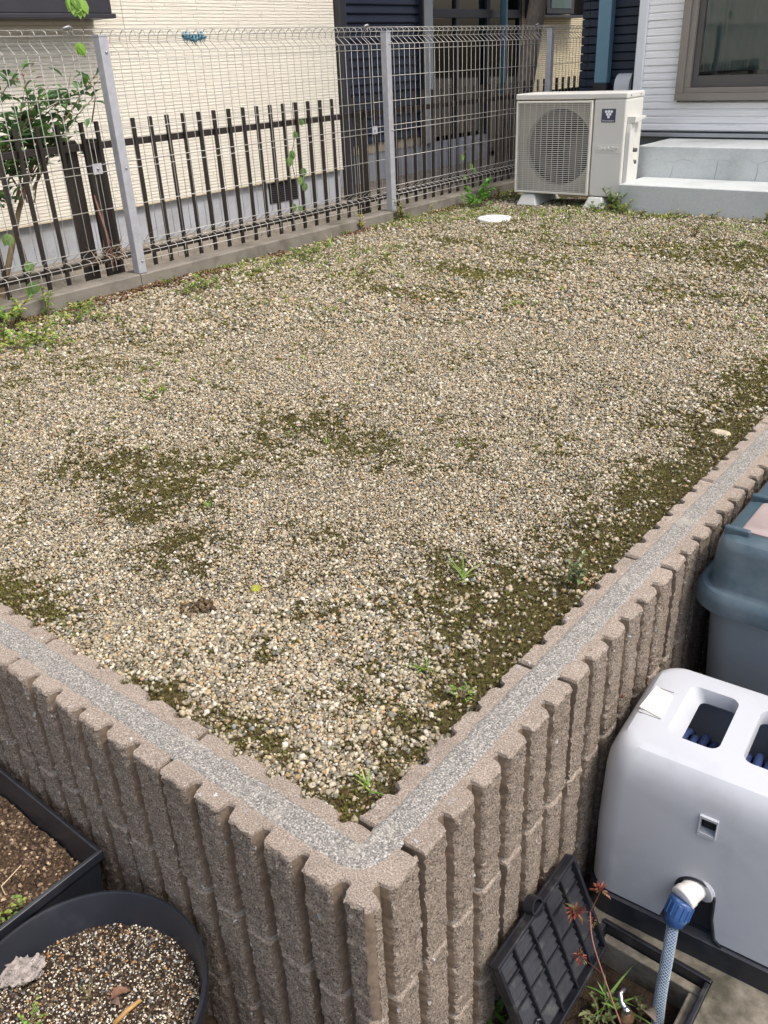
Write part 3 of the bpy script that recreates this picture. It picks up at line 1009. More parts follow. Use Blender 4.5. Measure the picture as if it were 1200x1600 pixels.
for k in range(len(POSTS)):
    y0 = -1.49 + 1.975 * k - 0.06
    pan = empty('wire_panel', (0, y0 - 2.52, 0), parent=fence)
    if 'm' not in hwm:
        hwm['m'] = MB().tube([(0, 0.004, 0), (0, 1.971, 0)], 0.0019, 6).mesh('horizontal_wire', M['wire'], True)
    for (x, z) in HW:
        link('horizontal_wire', hwm['m'], pan, (x, 0, z - 0.635))
    nvw = 38
    for i in range(nvw):
        link('vertical_wire', vw, pan, (0, 0.012 + i * (1.951 / (nvw - 1)), 0))
    if k >= 1:
        link('clamp_plate', MB().box(0.004, 0.008, -0.024, 0.024, -0.022, 0.022).mesh('clamp_plate', M['galv']), pan, (0.003, 0.0, 1.115 - 0.635))
        link('clamp_bolt', bm_, pan, (0.0125, 0, 1.115 - 0.635), (0, R(90), 0))
        link('wire_clip', MB().tube([(0, -0.02, 0), (0.006, -0.008, 0.004), (0.004, 0.006, 0.007), (0, 0.02, 0)], 0.005, 6).mesh('wire_clip', M['galv'], True), pan, (-0.02, 0, 1.664 - 0.635))

# frayed blue-green cord tied on the top wires
rp = empty('knotted_cord', (FX - 0.018, 3.07, 1.62))
tag(rp, 'frayed blue-green cord knotted around the top wires of the mesh fence', 'cord')
rg = random.Random(8)
PB = [s2l(104, 150, 166), s2l(60, 92, 104), s2l(138, 178, 186), s2l(44, 62, 72), s2l(86, 128, 140)]
V, C_ = [], []
m = MB()
path = []
for i in range(60):
    t = i / 59; a = t * 2 * math.pi * 7
    path.append((0.012 * math.cos(a) + 0.006, -0.062 + 0.13 * t, 0.012 * math.sin(a) + 0.006 + 0.006 * math.sin(t * 9)))
m.tube(path, 0.0058, 6)
wrapo = m.build('wrapped_cord', simple('cord_teal', s2l(96, 140, 156), 0.8, 0, 0.35, 90, 0.6, 200), rp, smooth=True)
VV, FF, CC = [], [], []
for i in range(150):
    y = rg.uniform(-0.065, 0.07); L = rg.uniform(0.008, 0.03) * (1.3 - abs(y) * 8)
    dx, dy = rg.uniform(-.5, .8), rg.uniform(-.6, .6)
    n0 = len(VV)
    b_ = Vector((rg.uniform(-.004, .016), y, rg.uniform(-.010, .012)))
    tip = b_ + Vector((dx, dy, -1.1 if rg.random() < .75 else .5)).normalized() * max(.006, L)
    wv = Vector((rg.uniform(-1, 1), rg.uniform(-1, 1), 0)).normalized() * 0.0018
    VV += [tuple(b_ - wv), tuple(b_ + wv), tuple(tip)]; FF.append((n0, n0 + 1, n0 + 2)); CC += [rg.choice(PB)] * 3
link('fray', np_mesh('fray', VV, FF, M['rope'], np.array(CC)), rp)

# ------------------------------------------------------------------ neighbour's brown picket fence
BX = -3.80
pf = empty('picket_fence', (BX, 2.5, 0.52))
tag(pf, 'dark brown aluminium picket fence behind the mesh fence', 'fence')
pk = MB().box(-0.008, 0.008, -0.008, 0.008, 0.06, 0.775).mesh('picket', M['brown'])
y = 0.40
yk = 2.789 - 0.1035 * 23
for i in range(76):
    y = yk + i * 0.1035
    if abs(y - 2.47) < 0.05: y += 0.02
    link('picket', pk, pf, (0.022, y - 2.5, 0))
for (y0, y1) in ((0.3, 2.515), (2.545, 4.60), (4.61, 6.66), (6.67, 8.35)):
    rbox('rail', -0.012, 0.012, y0 - 2.5, y1 - 2.5, 0.655, 0.686, M['brown'], pf, 0.002)
    rbox('rail', -0.012, 0.012, y0 - 2.5, y1 - 2.5, 0.138, 0.166, M['brown'], pf, 0.002)
for (y, wd) in ((2.45, 0.026), (2.577, 0.019), (4.585, 0.024), (6.64, 0.024), (0.42, 0.024)):
    rbox('post', -0.055, -0.0135, y - wd - 2.5, y + wd - 2.5, 0.0, 0.70, M['brown'], pf, 0.002)

# ------------------------------------------------------------------ neighbour's house
nb = empty('neighbour_house', (-4.7, 4.0, 0.5))
tag(nb, 'neighbouring house with cream ledge-patterned siding and a navy recess', 'house')


def nbx(name, x0, x1, y0, y1, z0, z1, mat, bevel=0.0, parent=None):
    par = parent or nb
    o = MB().box(x0, x1, y0, y1, z0, z1)
    ob = o.build(name, mat, par, bevel=bevel)
    ob.data.transform(Matrix.Translation((4.7, -4.0, -0.5)))
    return ob


nbx('foundation', -9.0, -4.722, -5.0, 5.34, 0.0, 0.748, M['found'])
# cream siding panels, 0.455 m high sheets butted with thin joints
PZ = [0.755 + 0.455 * k for k in range(12)]
for k in range(11):
    for (y0, y1) in ((-5.0, -1.8), (-1.8, 1.22), (1.22, 3.52), (3.52, 5.36)):
        nbx('siding_panel', -5.1, -4.70, y0 + 0.0015, y1 - 0.0015, PZ[k], PZ[k + 1] - 0.0015, M['cream'])
nbx('drip_flashing', -4.722, -4.692, -5.0, 5.36, 0.747, 0.754, M['beige_band'])
vt = nbx('foundation_vent', -4.724, -4.716, 4.56, 4.86, 0.60, 0.735, M['black_in'])
for k in range(8):
    nbx('vent_slat', -4.718, -4.712, 4.565, 4.855, 0.607 + 0.0155 * k, 0.615 + 0.0155 * k, M['pipe_dark'], parent=nb)
nbx('downpipe', -4.715, -4.648, 5.365, 5.445, 0.53, 5.8, M['pipe_dark'], 0.01)
sh = nbx('shutter_box', -4.70, -4.50, 1.6, 3.305, 1.775, 2.95, M['pipe_dark'], 0.004)
nbx('shutter_sill', -4.70, -4.485, 1.58, 3.318, 1.752, 1.7735, M['pipe_dark'], 0.003)
# recess: navy metal boards, patio door, beige far part
nbx('recess_foundation', -8.0, -5.215, 5.30, 8.25, 0.0, 0.757, M['found'])
nbx('beige_band', -8.0, -5.205, 5.30, 7.06, 0.757, 0.835, M['beige_band'])
for k in range(46):
    z0 = 0.838 + 0.066 * k
    m = MB().prism([(-5.30, z0), (-5.185, z0), (-5.183, z0 + 0.008), (-5.2, z0 + 0.064), (-5.30, z0 + 0.064)], 1, 5.36, 7.06)
    m.v = [(v[0], v[1], v[2]) for v in m.v]
    o = MB()
    o.v = [(p[0] + 4.7, p[1] - 4.0, p[2] - 0.5) for p in m.v]; o.f = m.f
    o.build('navy_board', M['navy_nb'], nb)
nbx('corner_trim', -5.22, -5.15, 7.062, 7.09, 0.76, 3.8, M['pipe_dark'], 0.003)
nbx('door_jamb', -5.26, -5.17, 7.092, 7.25, 0.76, 3.0, M['grey_metal'], 0.003)
dr = nbx('patio_door', -5.25, -5.20, 7.252, 7.285, 0.77, 2.9, M['pipe_dark'], 0.003)
nbx('stile', -5.25, -5.20, 7.665, 7.715, 0.77, 2.9, M['pipe_dark'], 0.003, dr)
nbx('stile', -5.25, -5.20, 8.20, 8.26, 0.77, 2.9, M['pipe_dark'], 0.003, dr)
nbx('stile', -5.25, -5.20, 8.82, 8.87, 0.55, 2.9, M['pipe_dark'], 0.003, dr)
nbx('transom', -5.245, -5.195, 7.287, 8.818, 1.80, 1.872, M['pipe_dark'], 0.003, dr)
nbx('pane', -5.232, -5.226, 7.287, 7.663, 0.80, 1.798, M['glass_nb'], 0, dr)
nbx('pane', -5.232, -5.226, 7.717, 8.198, 0.80, 1.798, M['glass_nb'], 0, dr)
nbx('pane', -5.232, -5.226, 8.262, 8.818, 0.58, 1.798, M['glass_nb'], 0, dr)
nbx('upper_pane', -5.232, -5.226, 7.287, 8.818, 1.874, 2.9, M['glass_nb'], 0, dr)
nbx('reflection_sheet', -5.40, -5.39, 7.30, 7.66, 0.80, 1.79, M['trim_white'], 0, dr)  # white sheet behind the pane, standing in for its pale reflection
nbx('room_wall', -6.9, -6.8, 7.0, 9.0, 0.5, 3.2, M['black_in'])
nbx('room_floor', -6.8, -5.26, 7.09, 8.87, 0.70, 0.757, M['dark'])
nbx('lintel', -5.4, -5.18, 7.1, 8.87, 2.902, 3.8, M['navy_nb'])
for k in range(11):
    nbx('beige_panel', -6.2, -5.20, 8.875, 13.5, 0.50 + 0.455 * k, 0.953 + 0.455 * k, M['beige'])
nbx('upper_storey', -9.0, -5.11, 5.37, 13.5, 3.81, 5.7, M['cream'])
nbx('roof', -9.2, -4.4, -5.2, 13.8, 5.81, 5.95, M['pipe_dark'], 0.02)

bpipe = MB().tube([(-5.10, 8.35, 0.52), (-5.10, 8.35, 5.7)], 0.036, 16).build('downpipe', M['pipe_blue'], None, smooth=True)
tag(bpipe, 'pale blue round downpipe standing before the neighbour\'s dark glass door', 'downpipe')
mt = empty('wall_cabinet', (-5.2, 9.4, 1.8))
tag(mt, 'small dark open-framed box on the beige wall above the leaning timber', 'cabinet')
rbox('box', 0.003, 0.16, -0.30, 0.30, 0.03, 0.5, M['dark'], mt, 0.004)
rbox('front_pane', 0.161, 0.166, -0.22, 0.22, 0.08, 0.45, simple('teal_pane', s2l(74, 92, 92), 0.2), mt, 0.001)
for yy in (-0.47, 0.53):
    rbox('frame_bar', 0.003, 0.20, yy - 0.012, yy + 0.012, -0.005, 0.6, M['pipe_dark'], mt, 0.002)
rbox('frame_bar', 0.003, 0.20, -0.458, 0.518, -0.005, 0.018, M['pipe_dark'], mt, 0.002)
pole = MB().tube([(-4.30, 7.30, 0.50), (-4.30, 7.42, 1.25), (-4.30, 7.60, 1.88), (-4.30, 7.86, 2.7)], [0.085, 0.082, 0.078, 0.07], 14).build('leaning_timber', M['wood_pole'], None, smooth=True)
tag(pole, 'weathered grey timber pole leaning beside the neighbour\'s beige wall', 'timber')
bd = MB().box(-4.36, -4.33, 7.02, 7.20, 0.5, 1.18).build('old_board', M['wood_pole'], None, bevel=0.003)
tag(bd, 'grey weathered board standing upright before the leaning timber', 'board')

# ------------------------------------------------------------------ own house, right
oh = empty('white_house', (-2.7, 6.26, 0.5))
tag(oh, 'white sided house with a navy recessed bay and taupe window', 'house')
HYW, HYN = 6.26, 6.75


def ohx(name, x0, x1, y0, y1, z0, z1, mat, bevel=0.0, parent=None, segs=2):
    o = MB().box(x0, x1, y0, y1, z0, z1).build(name, mat, parent or oh, bevel=bevel, segs=segs)
    o.data.transform(Matrix.Translation((2.7, -6.26, -0.5)))
    return o


ohx('foundation', -2.70, 3.0, 6.31, 9.0, 0.0, 0.93, M['found'])
ohx('wall_core', -2.72, -2.452, 6.285, 9.0, 0.965, 5.5, M['trim_white'])
ohx('wall_core', -0.74, 3.0, 6.285, 9.0, 0.965, 5.5, M['trim_white'])
ohx('wall_core', -2.452, -0.74, 6.285, 9.0, 0.965, 1.154, M['trim_white'])
ohx('wall_core', -2.452, -0.74, 6.285, 9.0, 3.05, 5.5, M['trim_white'])
ohx('water_table', -2.70, 3.0, 6.235, 6.31, 0.935, 0.958, M['grey_metal'], 0.002)
RW = 0.0445
for k in range(64):
    z0 = 0.972 + RW * k
    spans = [(-2.698, 3.0)] if (z0 + RW < 1.16 or z0 > 3.05) else [(-2.698, -2.447), (-0.745, 3.0)]
    for (a, b_) in spans:
        bowed = 0.006 if k % 3 else 0.0085
        m = MB().prism([(6.29, z0 + 0.0005), (6.262, z0 + 0.0005), (6.26 - bowed, z0 + 0.005), (6.26 - bowed + 0.001, z0 + RW - 0.008), (6.262, z0 + RW - 0.0005), (6.29, z0 + RW - 0.0005)], 0, a, b_)
        m.v = [(p[0] + 2.7, p[1] - 6.26, p[2] - 0.5) for p in m.v]
        m.build('siding_board', M['white_siding'], oh)
ohx('corner_trim', -2.762, -2.70, 6.235, 6.33, 0.95, 5.5, M['trim_white'], 0.006)
# window
wnd = ohx('window', -2.445, -2.398, 6.205, 6.34, 1.205, 3.02, M['taupe'], 0.002)
ohx('frame', -2.445, -0.75, 6.200, 6.345, 1.160, 1.2035, M['taupe'], 0.002, wnd)
ohx('frame', -2.445, -0.75, 6.205, 6.34, 3.0215, 3.06, M['taupe'], 0.002, wnd)
ohx('frame', -0.797, -0.75, 6.205, 6.34, 1.205, 3.02, M['taupe'], 0.002, wnd)
ohx('track', -2.397, -0.798, 6.225, 6.34, 1.2045, 1.236, M['taupe'], 0.002, wnd)
ohx('track', -2.397, -2.362, 6.228, 6.34, 1.237, 3.02, M['taupe'], 0.002, wnd)
sash = ohx('sash', -2.360, -2.322, 6.26, 6.295, 1.238, 3.0, M['taupe_dark'], 0.002, wnd)
ohx('sash', -2.321, -1.60, 6.26, 6.295, 1.238, 1.305, M['taupe_dark'], 0.002, wnd)
ohx('sash', -1.60, -1.555, 6.255, 6.295, 1.306, 3.0, M['taupe_dark'], 0.002, wnd)
ohx('sash', -1.599, -0.80, 6.25, 6.254, 1.238, 1.305, M['taupe_dark'], 0.001, wnd)
ohx('glass_pane', -2.3205, -1.601, 6.272, 6.278, 1.306, 3.0, M['glass'], 0, wnd)
ohx('glass_pane', -1.554, -0.80, 6.262, 6.268, 1.306, 3.0, M['glass'], 0, wnd)
ohx('room_back', -2.44, -0.76, 6.9, 6.95, 1.2, 3.05, M['dark'], 0, wnd)
V = []; F = []
nc = 260
for i in range(nc + 1):
    x = -2.40 + 1.62 * i / nc
    yy = 6.325 + 0.014 * math.sin(x * 46 + 2 * math.sin(x * 9)) + 0.006 * math.sin(x * 101)
    V += [(x + 2.7, yy - 6.26, 1.33 - 0.5), (x + 2.7, yy - 6.26, 3.0 - 0.5)]
    if i: F.append((2 * i - 2, 2 * i, 2 * i + 1, 2 * i - 1))
MB().add(V, F).build('curtain', M['curtain'], wnd, smooth=True)
# navy bay
ohx('bay_core', -3.425, -2.72, 6.775, 9.0, 0.60, 5.5, M['navy_own'])
ohx('bay_foundation', -3.40, -2.72, 6.80, 9.0, 0.0, 0.60, M['found'])
RN = 0.0573
for k in range(58):
    z0 = 0.655 + RN * k
    for (a, b_) in ((-3.43, -3.3715), (-3.3685, -2.722)):
        m = MB().prism([(6.78, z0 + 0.0045), (6.756, z0 + 0.0045), (6.745, z0 + 0.009), (6.745, z0 + RN - 0.004), (6.752, z0 + RN), (6.78, z0 + RN)], 0, a, b_)
        m.v = [(p[0] + 2.7, p[1] - 6.26, p[2] - 0.5) for p in m.v]
        m.build('navy_board', M['navy_own'], oh)
ohx('roof', -3.9, 3.2, 6.12, 9.4, 5.52, 5.66, M['pipe_dark'], 0.02)
dp = empty('bay_downpipe', (-3.215, 6.70, 0.6))
tag(dp, 'square blue downpipe on the navy bay behind the white outdoor unit', 'downpipe')
rbox('pipe', -0.052, 0.052, -0.035, 0.035, 0.66, 4.8, M['pipe_blue'], dp, 0.006)
rbox('socket', -0.058, 0.058, -0.041, 0.041, 0.0, 0.66, M['pipe_dark'], dp, 0.006)
# vent hood
vh = empty('vent_hood', (-3.04, 6.745, 1.20))
tag(vh, 'small white curved vent hood on the navy bay wall', 'vent')
arc = [(0.0, 0.0), (-0.085, 0.0)] + [(-0.085 * math.cos(a), 0.035 + 0.085 * math.sin(a)) for a in np.linspace(0.0, math.pi / 2, 10)] + [(0.0, 0.12)]
MB().prism(arc, 0, -0.06, 0.06).build('hood', M['vent'], vh, bevel=0.003)
rbox('side_plate', 0.0605, 0.075, -0.05, 0.0, 0.0, 0.12, M['dark'], vh, 0.002)
rbox('duct_collar', -0.07, 0.07, -0.012, -0.001, -0.03, -0.002, M['dark'], vh, 0.002)

# ------------------------------------------------------------------ concrete steps
st = empty('concrete_steps', (STEP_X, STEP_Y, 0.55))
tag(st, 'two broad pale cracked concrete steps below the taupe window', 'steps')


def step_part(name, x0, x1, y0, y1, z0, z1):
    o = MB().box(x0 - STEP_X, x1 - STEP_X, y0 - STEP_Y, y1 - STEP_Y, z0 - 0.55, z1 - 0.55).build(name, M['step'], st, bevel=0.006, segs=3)
    return o


step_part('lower_step', STEP_X, 0.6, STEP_Y, 5.726, 0.50, 0.738)
step_part('upper_step', -2.466, 0.6, 5.7275, 6.30, 0.50, 0.924)
crk = simple('crack_grey', s2l(146, 150, 148), 0.95)  # even grey for the crack lines on the upper step
for (ln, wd) in (([(490, 375), (478, 420), (465, 465)], .004), ([(825, 340), (812, 410), (795, 480)], .005), ([(1125, 370), (1118, 430), (1100, 495)], .006),
                 ([(215, 370), (280, 372), (350, 330), (420, 345), (490, 355), (560, 330), (640, 350)], .0025), ([(700, 338), (760, 332), (825, 336), (880, 338), (930, 352)], .0025), ([(1050, 330), (1090, 352), (1125, 370), (1160, 356), (1196, 345)], .003)):
    pp = [hit(950 + a / 4.8, 180 + b_ / 4.8, 1, 5.7262) for a, b_ in ln]
    MB().tube([(p[0] - STEP_X, 5.7275 - STEP_Y + 0.0005, p[2] - 0.55) for p in pp], [wd * .5 * (0.5 + 0.5 * k_ / (len(pp) - 1)) for k_ in range(len(pp))], 5).build('crack', crk, st)

# ------------------------------------------------------------------ outdoor unit
AX0, AX1, AY, AZ0, AZ1 = -3.188, -2.425, 5.405, 0.648, 1.252
ac = empty('outdoor_unit', ((AX0 + AX1) / 2, AY, AZ0), R(1.2))
tag(ac, 'white air conditioner outdoor unit with round fan behind a slatted grille', 'air conditioner')
AW = (AX1 - AX0) / 2
AH = AZ1 - AZ0
AD = 0.265
GXa, GXb, GZa, GZb = -AW + 0.022, -AW + 0.545, 0.016, AH - 0.055     # grille opening
# casing built round the fan opening
rbox('casing', GXb + 0.006, AW, 0, AD, 0.0, AH - 0.034, M['white_paint'], ac, 0.012, 3)
rbox('back_panel', -AW, GXb + 0.005, 0.20, AD, 0.0, AH - 0.034, M['white_paint'], ac, 0.004)
rbox('base_pan', -AW, GXb + 0.005, 0.012, 0.199, -0.002, 0.012, M['white_paint'], ac, 0.003)
rbox('side_panel', -AW, -AW + 0.010, 0.012, 0.199, 0.013, AH - 0.036, M['white_paint'], ac, 0.003)
rbox('top_cover', -AW - 0.003, AW + 0.003, -0.004, AD + 0.003, AH - 0.034, AH, M['white_paint'], ac, 0.008, 3)
# front plate with a round opening
fc = ((GXa + GXb) / 2 + 0.012, (GZa + GZb) / 2)
FR = 0.234
V = []; F = []
N = 64
x0, x1, z0, z1 = -AW + 0.011, GXb + 0.004, 0.013, AH - 0.036
for k in range(N):
    a = 2 * math.pi * k / N
    ca, sa = math.cos(a), math.sin(a)
    t = min((x1 - fc[0]) / ca if ca > 1e-6 else ((x0 - fc[0]) / ca if ca < -1e-6 else 9), (z1 - fc[1]) / sa if sa > 1e-6 else ((z0 - fc[1]) / sa if sa < -1e-6 else 9))
    V += [(fc[0] + FR * ca, 0.046, fc[1] + FR * sa), (fc[0] + t * ca, 0.040, fc[1] + t * sa), (fc[0] + (FR - 0.004) * ca, 0.085, fc[1] + (FR - 0.004) * sa)]
for k in range(N):
    a, b_ = 3 * k, 3 * ((k + 1) % N)
    F += [(a, b_, b_ + 1, a + 1), (a, a + 2, b_ + 2, b_)]
MB().add(V, F).build('fan_shroud', simple('shroud_grey', s2l(178, 172, 158), .6), ac)
rbox('condenser', -AW + 0.02, GXb - 0.01, 0.17, 0.195, 0.02, AH - 0.05, M['black_in'], ac, 0.002)
fan = MB().lathe([(0.0, -0.03), (0.045, -0.028), (0.055, 0.0), (0.055, 0.05)], seg=24)
fo = fan.build('fan', M['dark'], ac, smooth=True, loc=(fc[0], 0.10, fc[1]), rot=(R(90), 0, 0))
for k in range(3):
    V = []; F = []
    for i in range(9):
        for j in range(11):
            r = 0.05 + 0.15 * i / 8; a = R(120 * k) + R(-40 + 84 * j / 10) + R(10) * i / 8
            V.append((r * math.cos(a), r * math.sin(a), 0.02 - 0.05 * j / 10 * (0.6 + .4 * i / 8)))
    for i in range(8):
        for j in range(10):
            F.append((i * 11 + j, i * 11 + j + 1, i * 11 + j + 12, i * 11 + j + 11))
    MB().add(V, F).build('fan_blade', M['dark'], fo, smooth=True)
# grille
gf = MB()
gf.box(GXa - 0.012, GXb, -0.016, 0.012, GZb, GZb + 0.012).box(GXa - 0.012, GXb, -0.016, 0.012, GZa - 0.012, GZa)
gf.box(GXa - 0.012, GXa, -0.016, 0.012, GZa + 0.0005, GZb - 0.0005).box(GXb - 0.013, GXb, -0.016, 0.012, GZa + 0.0005, GZb - 0.0005)
grille = gf.build('grille', M['ac_grille'], ac, bevel=0.002)
NB = 44
hb = MB().box(0, GXb - 0.013 - GXa, -0.0080, -0.0055, -0.0017, 0.0017).mesh('grille_bar', M['ac_grille'])
for k in range(NB):
    link('grille_bar', hb, grille, (GXa, -0.003, GZa + (GZb - GZa) * (k + 0.7) / (NB + 0.4)))
vb = MB().box(-0.0011, 0.0011, -0.0025, 0.0015, 0, GZb - GZa).mesh('grille_bar', M['ac_grille'])
for k in range(11):
    link('grille_bar', vb, grille, (GXa + (GXb - 0.013 - GXa) * (k + 1) / 12, -0.0025, GZa))
# service valve cover on the right side
pv = [(0.035, 0.0), (0.075, -0.0), (0.20, 0.0), (0.20, 0.40), (0.19, 0.455), (0.05, 0.455), (0.042, 0.40)]
vc = empty('valve_cover', (AW, 0, 0), parent=ac)
MB().prism([(0.02, 0.03), (0.17, 0.03), (0.17, 0.14), (0.085, 0.235), (0.085, 0.41), (0.065, 0.43), (0.028, 0.43), (0.02, 0.38)], 0, 0.001, 0.030).build('cover', M['white_paint'], vc, bevel=0.004)
MB().prism([(0.03, 0.431), (0.03, 0.470), (0.20, 0.465), (0.20, 0.452)], 0, 0.001, 0.052).build('hand_grip', M['white_paint'], vc, bevel=0.003)
rbox('label_plate', 0.0005, 0.0025, 0.10, 0.22, 0.16, 0.42, M['ac_grille'], vc, 0.0005)
for (yy, zz) in ((0.135, 0.20), (0.135, 0.27)):
    MB().lathe([(0, 0.03), (0.012, 0.03), (0.013, 0), (0.013, -0.002)], seg=14).build('service_valve', M['fin'], vc, smooth=True, loc=(0.003, yy, zz), rot=(0, R(90), 0))
for (yy, zz) in ((0.05, AH - 0.017), (0.20, AH - 0.017)):
    link('cover_screw', bm_, ac, (AW + 0.003, yy, zz), (0, R(90), 0))


def text_mesh(name, body, size, mat, parent, loc, rot, extrude=0.0005, width=None):
    cu = bpy.data.curves.new(name, 'FONT')
    cu.body = body; cu.size = size; cu.extrude = extrude; cu.align_x = 'CENTER'; cu.align_y = 'CENTER'
    tmp = bpy.data.objects.new(name, cu); col.objects.link(tmp)
    bpy.context.view_layer.update()
    me = bpy.data.meshes.new_from_object(tmp.evaluated_get(bpy.context.evaluated_depsgraph_get()))
    bpy.data.objects.remove(tmp)
    if width:
        xs = [v.co.x for v in me.vertices]; s = width / (max(xs) - min(xs))
        for v in me.vertices: v.co.x *= s
    me.materials.clear(); me.materials.append(mat)
    return link(name, me, parent, loc, rot)


bxc = (GXb + 0.006 + AW) / 2 + 0.014
bdg = rbox('badge', bxc - 0.066, bxc + 0.026, -0.0018, -0.0002, 0.438, 0.515, M['badge'], ac, 0.0005)
bcx = bxc - 0.02
dr_ = MB().lathe([(0.0, 0.0012), (0.007, 0.0010), (0.0085, 0.0)], seg=14).mesh('badge_dot', M['badge_white'], True)
for (dx, dz_) in ((-0.018, 0.018), (0.0, 0.018), (0.018, 0.018), (-0.009, 0.003), (0.009, 0.003), (0.0, -0.012)):
    link('badge_dot', dr_, bdg, (bcx + dx, -0.0018, 0.480 + dz_), (R(90), 0, 0))
MB().tube([(bcx, -0.0022, 0.505), (bcx + 0.004, -0.0022, 0.509), (bcx + 0.008, -0.0022, 0.506)], 0.0012, 5).build('badge_stalk', M['badge_white'], bdg)
text_mesh('badge_lettering', 'Plasmacluster', 0.012, M['badge_white'], bdg, (bcx, -0.0022, 0.4475), (R(90), 0, 0), 0.0003, 0.076)
rbox('nameplate', bxc - 0.095, bxc + 0.075, -0.0012, 0.0, 0.262, 0.312, M['white_paint'], ac, 0.0008)
text_mesh('lettering', 'SHARP', 0.034, simple('embossed_letters', s2l(222, 221, 215), 0.4), ac, (bxc - 0.01, -0.0032, 0.287), (R(90), 0, 0), 0.0018, 0.135)
# plastic feet
for i, (xx, lab) in enumerate(((-3.075, 'white plastic foot block under the grille end of the outdoor unit'), (-2.585, 'white plastic foot block half hidden by weeds under the outdoor unit'))):
    f_ = MB()
    f_.add([(-0.075, -0.02, 0), (0.075, -0.02, 0), (0.075, 0.33, 0), (-0.075, 0.33, 0), (-0.045, 0.01, 0.073), (0.045, 0.01, 0.073), (0.045, 0.30, 0.073), (-0.045, 0.30, 0.073)],
           [(0, 3, 2, 1), (4, 5, 6, 7), (0, 1, 5, 4), (1, 2, 6, 5), (2, 3, 7, 6), (3, 0, 4, 7)])
    o = f_.build('foot_block', M['foot'], None, bevel=0.006, loc=(xx, 5.385, 0.571))
    tag(o, lab, 'foot block', 'feet under the outdoor unit')

# manhole cover
mh = empty('inspection_cover', (MH[0], MH[1], 0.575))
tag(mh, 'round white plastic inspection cover set in the gravel', 'cover')
MB().lathe([(0.0, 0.012), (0.078, 0.012), (0.080, 0.009), (0.086, 0.009), (0.088, 0.013), (0.104, 0.012), (0.108, 0.006), (0.108, -0.03)], seg=48).build('lid', M['manhole'], mh)
rbox('lift_slot', -0.02, 0.02, -0.070, -0.060, 0.0122, 0.0128, M['dark'], mh, 0.0002)

# ------------------------------------------------------------------ storage box
sb = empty('storage_box', (-0.16, 1.9, 0.04))
tag(sb, 'grey plastic storage box with domed teal lid beside the retaining wall', 'storage box')
sx0, sx1, sy0, sy1 = -0.428, 0.06, 1.505, 2.32


def rrect(x0, x1, y0, y1, r, n=8):
    pts = []
    for (cx, cy, a0) in ((x1 - r, y0 + r, -90), (x1 - r, y1 - r, 0), (x0 + r, y1 - r, 90), (x0 + r, y0 + r, 180)):
        for k in range(n + 1):
            a = R(a0 + 90 * k / n)
            pts.append((cx + r * math.cos(a), cy + r * math.sin(a)))
    return pts


def loft(rings):
    """rings: list of (list of xy, z) with equal counts"""
    m = MB(); n = len(rings[0][0])
    V = [(p[0], p[1], z) for pts, z in rings for p in pts]
    F = []
    for i in range(len(rings) - 1):
        for k in range(n):
            F.append((i * n + k, i * n + (k + 1) % n, (i + 1) * n + (k + 1) % n, (i + 1) * n + k))
    F.append(tuple(reversed(range(n)))); F.append(tuple((len(rings) - 1) * n + k for k in range(n)))
    return m.add(V, F)


def sloft(name, rings, mat, parent, org, smooth=True):
    m = loft(rings)
    m.v = [(p[0] - org[0], p[1] - org[1], p[2] - org[2]) for p in m.v]
    o = m.build(name, mat, parent)
    for p in o.data.polygons: p.use_smooth = len(p.vertices) == 4
    o.data.set_sharp_from_angle(angle=R(32))
    return o


ORG = (-0.16, 1.9, 0.04)


def ins(d, r, z):
    return (rrect(sx0 + d, sx1 - d, sy0 + d, sy1 - d, r), z)


sloft('body', [ins(0.035, 0.05, 0.041), ins(0.03, 0.055, 0.06), ins(0.004, 0.06, 0.49), ins(0.004, 0.06, 0.51)], M['stor_body'], sb, ORG)
lid = sloft('lid', [ins(-0.020, 0.075, 0.494), ins(-0.026, 0.08, 0.498), ins(-0.026, 0.08, 0.522), ins(-0.021, 0.078, 0.533), ins(-0.016, 0.07, 0.538), ins(-0.006, 0.06, 0.540), ins(-0.003, 0.055, 0.543), ins(0.000, 0.05, 0.548),
                    ins(0.005, 0.045, 0.626), ins(0.008, 0.043, 0.637), ins(0.015, 0.040, 0.645), ins(0.030, 0.03, 0.6485)], M['stor_lid'], sb, ORG)
rbox('hinge_rib', sx0 + 0.03 - ORG[0], sx0 + 0.045 - ORG[0], sy0 + 0.02 - ORG[1], sy0 + 0.03 - ORG[1], 0.40, 0.455, M['stor_body'], sb, 0.002)
for (ya, yb) in ((1.560, 1.702), (1.722, 1.95), (1.97, 2.25)):
    pz = [(rrect(sx0 + 0.040, sx1 - 0.040, ya, yb, 0.012, 4), 0.640), (rrect(sx0 + 0.040, sx1 - 0.040, ya, yb, 0.012, 4), 0.6525), (rrect(sx0 + 0.044, sx1 - 0.044, ya + 0.005, yb - 0.005, 0.012, 4), 0.6555)]
    sloft('brown_panel', pz, M['stor_brown'], lid, ORG)
for ya in (1.549, 1.712, 1.96):
    rbox('lid_rib', sx0 + 0.012 - ORG[0], sx0 + 0.062 - ORG[0], ya - 0.006 - ORG[1], ya + 0.006 - ORG[1], 0.592, 0.622, M['stor_lid'], lid, 0.005, 3)

# ------------------------------------------------------------------ hose reel box
hb_rz = R(4.0)
HBL = (-0.2515, 1.238, 0.0405)
hx = empty('hose_box', HBL, hb_rz)
tag(hx, 'white plastic hose reel box with two handle slots on a black base', 'hose reel')
hw, hd, hz0, hz1 = 0.194, 0.152, 0.058, 0.404


def hr(d, r, z, dy=0.0):
    return (rrect(-hw + d, hw - d, -hd + d + dy, hd - d, r, 10), z)


